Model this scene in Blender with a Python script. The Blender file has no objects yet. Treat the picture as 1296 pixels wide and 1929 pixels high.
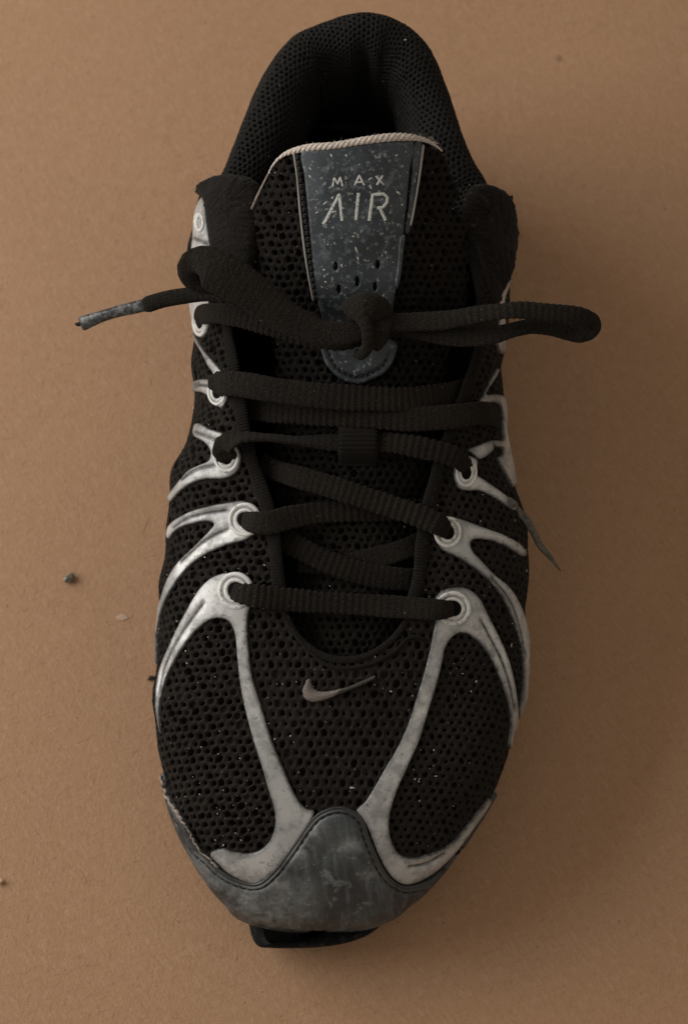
import bpy, bmesh, math, random
import numpy as np
from mathutils import Vector, Matrix
from mathutils.bvhtree import BVHTree
from mathutils.geometry import delaunay_2d_cdt

random.seed(7)
rng = np.random.default_rng(7)
SC = bpy.context.scene
COL = SC.collection

# ------------------------------------------------------------------ camera, world, window light, exposure
TILT, DIST, TZ, FH = math.radians(17), 0.78, 0.05, 0.342
CAM = np.array([0, -DIST * math.sin(TILT), TZ + DIST * math.cos(TILT)])
UP = np.array([0, math.cos(TILT), math.sin(TILT)])
FW = np.array([0, math.sin(TILT), -math.cos(TILT)])
PX = FH / 1929
cd = bpy.data.cameras.new('camera')
cam = bpy.data.objects.new('camera', cd)
COL.objects.link(cam)
cam.location = CAM
cam.rotation_euler = (TILT, 0, 0)
cd.sensor_fit = 'VERTICAL'
cd.sensor_height = 36
cd.lens = 36 * DIST / FH
cd.clip_start, cd.clip_end = 0.01, 50
cd.dof.use_dof = True
cd.dof.focus_distance = 0.748
cd.dof.aperture_fstop = 11
SC.camera = cam

w = bpy.data.worlds.new('World')
SC.world = w
w.use_nodes = True
bg = w.node_tree.nodes['Background']
bg.inputs['Color'].default_value = (1.0, 0.88, 0.74, 1)
bg.inputs['Strength'].default_value = 0.34

ld = bpy.data.lights.new('window_light', 'AREA')
ld.shape = 'RECTANGLE'
ld.size, ld.size_y = 0.95, 0.75
ld.energy = 10.6
ld.color = (1.0, 0.98, 0.95)
lo = bpy.data.objects.new('window_light', ld)
COL.objects.link(lo)
lo.location = (-0.86, 0.28, 0.50)
lo.rotation_euler = (Vector((-0.05, 0.0, 0.03)) - Vector(lo.location)).to_track_quat('-Z', 'Y').to_euler()

SC.view_settings.view_transform = 'Standard'
SC.view_settings.look = 'None'
SC.view_settings.exposure = 0.0
SC.view_settings.gamma = 1.0
SC.view_settings.use_curve_mapping = False
SC.cycles.max_bounces = 6

# ------------------------------------------------------------------ picture point <-> place
def ray(u, v):
    d = FW * DIST + np.array([1, 0, 0]) * ((u - 648) * PX) + UP * ((964.5 - v) * PX)
    return d / np.linalg.norm(d)
def P(u, v, z):
    d = ray(u, v)
    return CAM + d * ((z - CAM[2]) / d[2])
def proj(p):
    q = np.asarray(p) - CAM
    dep = q @ FW
    return 648 + q[..., 0] / dep * DIST / PX, 964.5 - (q @ UP) / dep * DIST / PX

def spl(xs, ys, x):
    """cubic Hermite with limited slopes through (xs, ys)"""
    xs, ys = np.asarray(xs, float), np.asarray(ys, float)
    if xs[0] > xs[-1]:
        xs, ys = xs[::-1], ys[::-1]
    h = np.diff(xs); s = np.diff(ys) / h
    m = np.empty_like(ys)
    m[0], m[-1] = s[0], s[-1]
    m[1:-1] = (s[:-1] * h[1:] + s[1:] * h[:-1]) / (h[1:] + h[:-1])
    x = np.clip(np.asarray(x, float), xs[0], xs[-1])
    i = np.clip(np.searchsorted(xs, x) - 1, 0, len(h) - 1)
    t = (x - xs[i]) / h[i]
    return ((2*t**3 - 3*t**2 + 1) * ys[i] + (t**3 - 2*t**2 + t) * h[i] * m[i]
            + (-2*t**3 + 3*t**2) * ys[i+1] + (t**3 - t**2) * h[i] * m[i+1])

def crom(pts, step, closed=False):
    """Catmull-Rom through pts, resampled at about step"""
    pts = np.asarray(pts, float)
    n = len(pts)
    out = []
    for i in range(n if closed else n - 1):
        g = (lambda k: pts[k % n]) if closed else (lambda k: pts[min(max(k, 0), n - 1)])
        p0, p1, p2, p3 = g(i-1), g(i), g(i+1), g(i+2)
        l = np.linalg.norm((p2 - p1))
        k = max(2, int(math.ceil(l / step)) + 1)
        d1 = max(np.linalg.norm(p1 - p0), 1e-9) ** .5; d2 = max(l, 1e-9) ** .5; d3 = max(np.linalg.norm(p3 - p2), 1e-9) ** .5
        m1 = (p2 - p1) if np.allclose(p0, p1) else d2 * ((p1-p0)/d1 - (p2-p0)/(d1+d2) + (p2-p1)/d2)
        m2 = (p2 - p1) if np.allclose(p3, p2) else d2 * ((p2-p1)/d2 - (p3-p1)/(d2+d3) + (p3-p2)/d3)
        for t in np.linspace(0, 1, k)[:-1]:
            out.append((2*t**3-3*t**2+1)*p1 + (t**3-2*t**2+t)*m1 + (-2*t**3+3*t**2)*p2 + (t**3-t**2)*m2)
    if not closed:
        out.append(pts[-1])
    return np.array(out)

def inside(poly, x, y):
    poly = np.asarray(poly); x = np.asarray(x, float); y = np.asarray(y, float)
    r = np.zeros(x.shape, bool)
    xj, yj = poly[-1]
    for xi, yi in poly:
        if yi != yj:
            r ^= ((yi > y) != (yj > y)) & (x < (xj - xi) * (y - yi) / (yj - yi) + xi)
        xj, yj = xi, yi
    return r
def seg_dist(pts, line, closed=False):
    pts = np.asarray(pts, float); a = np.asarray(line, float)
    b = np.roll(a, -1, 0) if closed else a[1:]
    if not closed: a = a[:-1]
    best = np.full(len(pts), 1e9)
    for s in range(0, len(pts), 4000):
        q = pts[s:s+4000]
        ab = b - a
        t = np.clip(((q[:, None] - a) * ab).sum(2) / np.maximum((ab * ab).sum(1), 1e-12), 0, 1)
        best[s:s+4000] = np.linalg.norm(q[:, None] - a - t[..., None] * ab, axis=2).min(1)
    return best

# ------------------------------------------------------------------ objects
def tag(o, label=None, cat=None, group=None, kind=None):
    for k, v in (('label', label), ('category', cat), ('group', group), ('kind', kind)):
        if v: o[k] = v
    return o
def mesh_obj(name, V, F, mat, parent=None, smooth=True, attrs=None, uv=None):
    m = bpy.data.meshes.new(name)
    m.from_pydata([tuple(p) for p in np.asarray(V, float)], [], [tuple(int(i) for i in f) for f in F])
    m.materials.append(mat)
    if smooth:
        m.polygons.foreach_set('use_smooth', [True] * len(m.polygons))
    for k, a in (attrs or {}).items():
        at = m.attributes.new(k, 'FLOAT', 'POINT')
        at.data.foreach_set('value', np.asarray(a, np.float32))
    if uv is not None:
        lay = m.uv_layers.new(name='UVMap')
        li = np.empty(len(m.loops), np.int32); m.loops.foreach_get('vertex_index', li)
        lay.data.foreach_set('uv', np.asarray(uv, np.float32)[li].ravel())
    m.update()
    o = bpy.data.objects.new(name, m)
    COL.objects.link(o)
    if parent: o.parent = parent
    return o
def grid_faces(nr, nc, closed_c=False):
    F = []
    for i in range(nr - 1):
        for j in range(nc if closed_c else nc - 1):
            k = (j + 1) % nc
            F.append((i*nc + j, i*nc + k, (i+1)*nc + k, (i+1)*nc + j))
    return F

# ------------------------------------------------------------------ materials
def mat(name, base, rough=0.8, metal=0.0, spec=0.4, sheen=0.0, build=None):
    m = bpy.data.materials.new(name); m.use_nodes = True
    nt = m.node_tree; b = nt.nodes['Principled BSDF']
    b.inputs['Base Color'].default_value = (*base, 1)
    b.inputs['Roughness'].default_value = rough
    b.inputs['Metallic'].default_value = metal
    b.inputs['Specular IOR Level'].default_value = spec
    b.inputs['Sheen Weight'].default_value = sheen
    if build: build(nt, b)
    return m
def nd(nt, typ, **kw):
    n = nt.nodes.new(typ)
    for k, v in kw.items():
        if k in n.inputs.keys(): n.inputs[k].default_value = v
        else: setattr(n, k, v)
    return n
def noise(nt, scale, detail=3, rough=.55, vec=None):
    n = nd(nt, 'ShaderNodeTexNoise', Scale=scale, Detail=detail, Roughness=rough)
    nt.links.new(vec or obj_co(nt), n.inputs['Vector'])
    return n.outputs['Fac']
def obj_co(nt, sc=None, rot=None):
    t = nt.nodes.get('TC') or nd(nt, 'ShaderNodeTexCoord', name='TC')
    o = t.outputs['Object']
    if sc or rot:
        mp = nd(nt, 'ShaderNodeMapping', vector_type='TEXTURE')
        mp.inputs['Scale'].default_value = tuple(1 / k for k in (sc or (1, 1, 1)))
        mp.inputs['Rotation'].default_value = rot or (0, 0, 0)
        nt.links.new(o, mp.inputs['Vector']); o = mp.outputs['Vector']
    return o
def ramp(nt, fac, stops):
    r = nd(nt, 'ShaderNodeValToRGB')
    el = r.color_ramp.elements
    while len(el) < len(stops): el.new(0.5)
    for e, (p, c) in zip(el, stops):
        e.position = p; e.color = (*c, 1) if len(c) == 3 else c
    nt.links.new(fac, r.inputs['Fac'])
    return r.outputs['Color']
def g(x): return (x, x, x)
def mix(nt, fac, a, b, mode='MIX'):
    n = nd(nt, 'ShaderNodeMix', data_type='RGBA', blend_type=mode)
    for sock, val in ((n.inputs['Factor'], fac), (n.inputs[6], a), (n.inputs[7], b)):
        if isinstance(val, (int, float)): sock.default_value = val
        elif isinstance(val, tuple): sock.default_value = (*val, 1) if len(val) == 3 else val
        else: nt.links.new(val, sock)
    return n.outputs[2]
def mth(nt, op, a, b=0.0):
    n = nd(nt, 'ShaderNodeMath', operation=op)
    for sock, val in zip(n.inputs, (a, b)):
        if isinstance(val, (int, float)): sock.default_value = val
        else: nt.links.new(val, sock)
    return n.outputs[0]
def bump(nt, b, h, strength, dist):
    n = nd(nt, 'ShaderNodeBump', Strength=strength, Distance=dist)
    nt.links.new(h, n.inputs['Height'])
    prev = b.inputs['Normal'].links
    if prev: nt.links.new(prev[0].from_socket, n.inputs['Normal'])
    nt.links.new(n.outputs['Normal'], b.inputs['Normal'])
def attr(nt, name):
    return nd(nt, 'ShaderNodeAttribute', attribute_name=name).outputs['Fac']
def setc(nt, b, c): nt.links.new(c, b.inputs['Base Color'])
def setr(nt, b, c): nt.links.new(c, b.inputs['Roughness'])

def m_fabric(name, base, amp=.5, dust=.0, sc=2500, sheen=.15, bs=.5):
    def bd(nt, b):
        n1 = noise(nt, 60, 4); n2 = noise(nt, sc, 2, .7)
        c = mix(nt, ramp(nt, n1, [(.3, g(0)), (.7, g(1))]), tuple(x * (1 - amp*.5) for x in base), tuple(x * (1 + amp*.5) for x in base))
        c = mix(nt, ramp(nt, n2, [(.35, g(0)), (.75, g(1))]), c, tuple(x * 1.9 for x in base))
        if dust:
            n3 = noise(nt, 900, 3, .6)
            n4 = noise(nt, 45, 3, .6)
            f = mth(nt, 'MULTIPLY', ramp(nt, n3, [(.60, g(0)), (.72, g(1))]), ramp(nt, n4, [(.4, g(0)), (.7, g(dust))]))
            c = mix(nt, f, c, (.16, .145, .125))
        setc(nt, b, c)
        bump(nt, b, n2, bs, .0003)
    return mat(name, base, .95, 0, .08, sheen, bd)
M = {}
M['mesh'] = m_fabric('black_mesh', (.0130, .0110, .0095), .5, .25, sheen=.03)
M['tongue'] = m_fabric('black_tongue_mesh', (.0085, .0072, .0062), .5, .25, sheen=.02)
M['knit'] = m_fabric('black_knit_lining', (.0125, .0118, .0112), .4, .15, sheen=.03)
M['terry'] = m_fabric('black_terry', (.0080, .0068, .0060), .6, .35, 1400, .05, 1.0)
M['dark'] = m_fabric('black_lining', (.003, .0028, .0026), .4, 0, sheen=0)
M['binding'] = m_fabric('black_binding', (.0085, .0074, .0064), .4, .1, sheen=.03)
M['thread'] = m_fabric('black_thread', (.014, .014, .014), .4, 0)
M['thread_grey'] = m_fabric('pinkish_grey_thread', (.13, .114, .102), .4, 0)
M['thread_dark'] = m_fabric('dull_dark_thread', (.042, .036, .032), .4, 0)
M['cord'] = m_fabric('beige_cord', (.45, .40, .36), .5, 0, 1800, .05, 1)
M['fray'] = m_fabric('frayed_pale_edge', (.20, .17, .145), .9, .3, 900, 0, 1)
M['lint'] = m_fabric('lint', (.018, .016, .0145), .3, 0)

def bd_lace(nt, b):
    u = nd(nt, 'ShaderNodeUVMap').outputs['UV']
    mp = nd(nt, 'ShaderNodeMapping'); mp.inputs['Scale'].default_value = (1, 1, 1)
    nt.links.new(u, mp.inputs['Vector'])
    br = nd(nt, 'ShaderNodeTexVoronoi', Scale=1600.0); nt.links.new(mp.outputs['Vector'], br.inputs['Vector'])
    n1 = noise(nt, 70, 4); n2 = noise(nt, 2200, 2, .7)
    c = mix(nt, ramp(nt, n1, [(.3, g(0)), (.7, g(1))]), (.0062, .0055, .0048), (.0125, .0106, .0088))
    c = mix(nt, ramp(nt, n2, [(.4, g(0)), (.8, g(1))]), c, (.032, .0275, .0225))
    n3 = noise(nt, 800, 3, .6)
    c = mix(nt, ramp(nt, n3, [(.69, g(0)), (.76, g(.5))]), c, (.2, .18, .15))
    setc(nt, b, c)
    bump(nt, b, br.outputs['Distance'], .7, .0004)
    bump(nt, b, n2, .4, .0003)
M['lace'] = mat('black_woven_lace', (.02, .02, .02), .95, 0, .08, .02, bd_lace)

def bd_silver(nt, b):
    d = attr(nt, 'dirt')
    n1 = noise(nt, 130, 5, .65); n2 = noise(nt, 480, 6, .7); n3 = noise(nt, 35, 3)
    c = mix(nt, ramp(nt, n3, [(.35, g(0)), (.65, g(1))]), (.355, .36, .357), (.56, .562, .553))
    c = mix(nt, ramp(nt, n1, [(.46, g(0)), (.60, g(.7))]), c, (.22, .222, .22))
    c = mix(nt, ramp(nt, n2, [(.58, g(0)), (.66, g(.8))]), c, (.15, .148, .142))
    dd = mth(nt, 'MULTIPLY', d, ramp(nt, n2, [(.25, g(.55)), (.6, g(1.2))]))
    c = mix(nt, dd, c, (.055, .055, .055))
    setc(nt, b, c)
    setr(nt, b, ramp(nt, n1, [(.3, g(.34)), (.7, g(.6))]))
    bump(nt, b, n2, .25, .0003)
M['silver'] = mat('worn_silver_plastic', (.5, .5, .48), .45, .3, .5, 0, bd_silver)
M['ring'] = mat('pale_eyelet_plastic', (.60, .60, .585), .45, .08, .4, 0,
                lambda nt, b: setc(nt, b, mix(nt, ramp(nt, noise(nt, 700, 4, .65), [(.52, g(0)), (.66, g(.9))]), (.60, .60, .585), (.24, .24, .235))))
def bd_strapdark(nt, b):
    n2 = noise(nt, 700, 4, .6)
    setc(nt, b, mix(nt, ramp(nt, n2, [(.4, g(0)), (.65, g(1))]), (.12, .115, .10), (.05, .05, .046)))
M['frayed'] = mat('grimy_strap', (.1, .1, .1), .6, .1, .4, 0, bd_strapdark)

def bd_cap(nt, b):
    d = attr(nt, 'dirt')
    n1 = noise(nt, 34, 6, .62); n2 = noise(nt, 500, 5, .65); n3 = noise(nt, 150, 7, .72)
    st = noise(nt, 520, 5, .65, obj_co(nt, (1, .10, .3), (0, 0, .12)))
    c = mix(nt, ramp(nt, n1, [(.42, g(0)), (.60, g(1))]), (.0055, .009, .0118), (.034, .044, .050))
    c = mix(nt, ramp(nt, st, [(.48, g(0)), (.68, g(.7))]), c, (.080, .097, .107))
    c = mix(nt, ramp(nt, n3, [(.57, g(0)), (.63, g(.7))]), c, (.15, .165, .17))
    c = mix(nt, ramp(nt, n2, [(.64, g(0)), (.71, g(.9))]), c, (.30, .30, .28))
    c = mix(nt, mth(nt, 'MULTIPLY', attr(nt, 'scuff'), ramp(nt, n3, [(.38, g(0)), (.60, g(.9))])), c, (.22, .23, .23))
    c = mix(nt, d, c, (.012, .012, .012))
    setc(nt, b, c)
    setr(nt, b, ramp(nt, n3, [(.3, g(.34)), (.7, g(.66))]))
    bump(nt, b, n1, .25, .002); bump(nt, b, n2, .25, .0003)
M['cap'] = mat('scuffed_grey_rubber', (.06, .06, .06), .55, 0, .75, 0, bd_cap)
def bd_label(nt, b):
    d = attr(nt, 'dirt')
    n1 = noise(nt, 75, 4, .6); n2 = noise(nt, 420, 5, .65)
    nz = nd(nt, 'ShaderNodeTexNoise', Scale=650.0, Detail=3.0); nt.links.new(obj_co(nt), nz.inputs['Vector'])
    ad = nd(nt, 'ShaderNodeVectorMath', operation='MULTIPLY_ADD'); nt.links.new(nz.outputs['Color'], ad.inputs[0]); ad.inputs[1].default_value = (.0022, .0022, .0022); nt.links.new(obj_co(nt), ad.inputs[2])
    vo = nd(nt, 'ShaderNodeTexVoronoi', Scale=430.0); nt.links.new(ad.outputs[0], vo.inputs['Vector'])
    nn = noise(nt, 130, 3, .6)
    c = mix(nt, ramp(nt, n1, [(.35, g(0)), (.65, g(1))]), (.014, .0195, .024), (.038, .050, .060))
    c = mix(nt, ramp(nt, n2, [(.53, g(0)), (.60, g(.8))]), c, (.085, .102, .115))
    c = mix(nt, mth(nt, 'MULTIPLY', ramp(nt, vo.outputs['Distance'], [(.20, g(1)), (.27, g(0))]), ramp(nt, nn, [(.44, g(0)), (.54, g(.8))])), c, (.21, .225, .23))
    c = mix(nt, d, c, (.012, .012, .012))
    setc(nt, b, c)
    bump(nt, b, n2, .3, .0003)
M['label'] = mat('speckled_slate_vinyl', (.03, .04, .045), .45, 0, .5, 0, bd_label)
M['piping'] = mat('pale_piping', (.27, .26, .24), .6, 0, .4, 0)
M['print'] = mat('off_white_print', (.48, .49, .46), .6, 0, .3, 0,
                 lambda nt, b: setc(nt, b, mix(nt, ramp(nt, noise(nt, 1100, 3, .6), [(.52, g(0)), (.62, g(1))]), (.52, .53, .50), (.27, .28, .28))))
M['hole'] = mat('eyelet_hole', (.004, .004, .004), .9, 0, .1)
M['rubber'] = mat('black_outsole_rubber', (.012, .012, .012), .9, 0, .12, 0,
                  lambda nt, b: (setc(nt, b, mix(nt, ramp(nt, noise(nt, 350, 5, .65), [(.5, g(0)), (.75, g(.8))]), (.010, .010, .010), (.05, .048, .044))), bump(nt, b, noise(nt, 600, 4), .4, .0006)))
M['foam'] = mat('grey_midsole_foam', (.09, .09, .088), .7, 0, .4, 0,
                lambda nt, b: (setc(nt, b, mix(nt, ramp(nt, noise(nt, 200, 5, .65), [(.4, g(0)), (.7, g(1))]), (.055, .055, .055), (.15, .148, .14))), bump(nt, b, noise(nt, 400, 4), .4, .0006)))
M['aglet'] = mat('clear_grey_aglet', (.05, .054, .056), .3, 0, .6, 0,
                 lambda nt, b: (setc(nt, b, mix(nt, ramp(nt, noise(nt, 500, 5, .65), [(.46, g(0)), (.64, g(1))]), (.028, .031, .034), (.15, .155, .155))), bump(nt, b, noise(nt, 450, 3), .4, .0005)))
M['dust'] = mat('pale_dust', (.42, .40, .37), .9, 0, .2)
M['grit'] = mat('grey_grit', (.16, .15, .14), .8, 0, .3, 0,
                lambda nt, b: setc(nt, b, mix(nt, ramp(nt, noise(nt, 500, 4), [(.4, g(0)), (.6, g(1))]), (.12, .105, .09), (.30, .265, .225))))
M['flake'] = mat('pale_paper', (.46, .33, .235), .9, 0, .2)
M['speck'] = mat('dark_speck', (.03, .024, .02), .9, 0, .2)
M['fibre'] = mat('pale_paper_fibre', (.54, .39, .28), .85, 0, .3)
M['fibre_dark'] = mat('brown_paper_fibre', (.31, .19, .115), .9, 0, .2)

def bd_card(nt, b):
    n1 = noise(nt, 16, 4, .6)
    f1 = noise(nt, 900, 4, .6, obj_co(nt, (1.0, .22, 1), (0, 0, .62)))
    f2 = noise(nt, 900, 4, .6, obj_co(nt, (1.0, .25, 1), (0, 0, -.2)))
    f3 = noise(nt, 800, 4, .6, obj_co(nt, (.25, 1.0, 1), (0, 0, .35)))
    n4 = noise(nt, 1900, 3, .7)
    n5 = noise(nt, 190, 5, .65)
    c = mix(nt, ramp(nt, n1, [(.3, g(0)), (.7, g(1))]), (.376, .217, .121), (.418, .243, .134))
    c = mix(nt, ramp(nt, n5, [(.38, g(0)), (.62, g(.5))]), c, (.425, .255, .152))
    c = mix(nt, ramp(nt, f1, [(.50, g(0)), (.68, g(.55))]), c, (.49, .310, .198))
    c = mix(nt, ramp(nt, f2, [(.55, g(0)), (.72, g(.42))]), c, (.285, .165, .088))
    c = mix(nt, ramp(nt, f3, [(.55, g(0)), (.70, g(.5))]), c, (.29, .172, .094))
    c = mix(nt, ramp(nt, n4, [(.42, g(0)), (.75, g(.55))]), c, (.29, .172, .098))
    vo = nd(nt, 'ShaderNodeTexVoronoi', Scale=150.0); nt.links.new(obj_co(nt), vo.inputs['Vector'])
    c = mix(nt, mth(nt, 'MULTIPLY', ramp(nt, vo.outputs['Distance'], [(.04, g(.8)), (.09, g(0))]), ramp(nt, n5, [(.46, g(0)), (.56, g(.8))])), c, (.16, .09, .048))
    setc(nt, b, c)
    wv = nd(nt, 'ShaderNodeTexWave', wave_type='BANDS', bands_direction='Y', Scale=14.0, Distortion=1.2, Detail=2.0)
    wv.inputs['Detail Scale'].default_value = 3.0
    nt.links.new(obj_co(nt), wv.inputs['Vector'])
    bump(nt, b, wv.outputs['Fac'], .12, .0006)
    bump(nt, b, f1, .35, .0004); bump(nt, b, f2, .35, .0004); bump(nt, b, f3, .3, .0004); bump(nt, b, n4, .6, .0002)
M['card'] = mat('kraft_cardboard', (.4, .25, .15), .75, 0, .35, 0, bd_card)

# ------------------------------------------------------------------ cardboard the shoe stands on
gx, gy = 41, 41
V = [(x, y, 0.0) for y in np.linspace(-1.5, 1.5, gy) for x in np.linspace(-1.5, 1.5, gx)]
card = mesh_obj('cardboard_ground', V, grid_faces(gy, gx), M['card'])
tag(card, 'brown kraft cardboard sheet under the shoe', kind='structure')

# ------------------------------------------------------------------ surface class
class Surf:
    """grid G[row, col, 3]; n in [-1, 1] across, r in [0, 1] along"""
    def __init__(s, G):
        s.G = G; s.nr, s.nc = G.shape[:2]
        du = np.gradient(G, axis=1); dv = np.gradient(G, axis=0)
        N = np.cross(du, dv); N /= np.maximum(np.linalg.norm(N, axis=2, keepdims=True), 1e-12)
        s.N = N
        L = np.linalg.norm(np.diff(G, axis=1), axis=2).sum(1)
        s.Ah = np.maximum(L / 2, 1e-4)
        mid = G[:, s.nc // 2]
        s.Yc = np.concatenate([[0], np.cumsum(np.linalg.norm(np.diff(mid, axis=0), axis=1))])
        s.rr = np.linspace(0, 1, s.nr)
        sr, sc = max(1, s.nr // 220), max(1, s.nc // 220)
        ri = np.arange(0, s.nr, sr); ci = np.arange(0, s.nc, sc)
        if ri[-1] != s.nr - 1: ri = np.append(ri, s.nr - 1)
        if ci[-1] != s.nc - 1: ci = np.append(ci, s.nc - 1)
        sub = G[np.ix_(ri, ci)]
        s.pn = np.array([(2 * c / (s.nc - 1) - 1, r / (s.nr - 1)) for r in ri for c in ci])
        s.sub = sub.reshape(-1, 3)
        F = grid_faces(len(ri), len(ci)); s.tris = [t for a, b, c, d in F for t in ((a, b, c), (a, c, d))]
        s.bvh = BVHTree.FromPolygons([Vector(p) for p in s.sub], s.tris)
    def at(s, n, r, h=0.0):
        n = np.clip(np.asarray(n, float), -1, 1); r = np.clip(np.asarray(r, float), 0, 1)
        x = (n + 1) / 2 * (s.nc - 1); y = r * (s.nr - 1)
        i = np.clip(y.astype(int), 0, s.nr - 2); j = np.clip(x.astype(int), 0, s.nc - 2)
        fy = (y - i)[..., None]; fx = (x - j)[..., None]
        def bl(A): return (A[i, j]*(1-fx) + A[i, j+1]*fx)*(1-fy) + (A[i+1, j]*(1-fx) + A[i+1, j+1]*fx)*fy
        p, N = bl(s.G), bl(s.N)
        N = N / np.maximum(np.linalg.norm(N, axis=-1, keepdims=True), 1e-12)
        return p + N * np.asarray(h)[..., None], N
    def _bary(s, loc, idx):
        a, b, c = s.tris[idx]
        A, B, Cc = s.sub[a], s.sub[b], s.sub[c]
        T = np.stack([B - A, Cc - A], 1)
        st, *_ = np.linalg.lstsq(T, np.asarray(loc) - A, rcond=None)
        return s.pn[a] + st[0] * (s.pn[b] - s.pn[a]) + st[1] * (s.pn[c] - s.pn[a])
    def inv(s, u, v):
        """picture point -> (n, r); beyond the outline it runs on down the side"""
        d = ray(u, v)
        loc, nor, idx, dist = s.bvh.ray_cast(Vector(CAM), Vector(d))
        if loc is not None:
            return s._bary(loc, idx)
        best, q = 1e9, None
        for t in np.linspace(.60, .90, 61):
            p = CAM + d * t
            loc, nor, idx, dist = s.bvh.find_nearest(Vector(p))
            if dist < best: best, q = dist, s._bary(loc, idx)
        i = int(round(q[1] * (s.nr - 1)))
        q = np.array([np.clip(q[0] + np.sign(q[0]) * 1.5 * best / s.Ah[i], -1, 1), q[1]])
        return q
    def hit(s, u, v, h=0.0):
        q = s.inv(u, v)
        p, N = s.at(np.array(q[0]), np.array(q[1]), np.array(h))
        return p, N
    def to_m(s, q):
        q = np.asarray(q); r = q[..., 1]
        return np.stack([q[..., 0] * np.interp(r, s.rr, s.Ah), np.interp(r, s.rr, s.Yc)], -1) * 1000
    def from_m(s, m):
        m = np.asarray(m) / 1000
        r = np.interp(m[..., 1], s.Yc, s.rr)
        return np.stack([m[..., 0] / np.interp(r, s.rr, s.Ah), r], -1)

class RawMap:
    """the same surface flattened without scaling by its width (for the toe, where width runs out)"""
    def __init__(s, surf, kn, kr): s.s, s.kn, s.kr = surf, kn, kr
    def to_m(s, q): q = np.asarray(q); return np.stack([q[..., 0]*s.kn, q[..., 1]*s.kr], -1)
    def from_m(s, m): m = np.asarray(m); return np.stack([m[..., 0]/s.kn, m[..., 1]/s.kr], -1)

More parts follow.
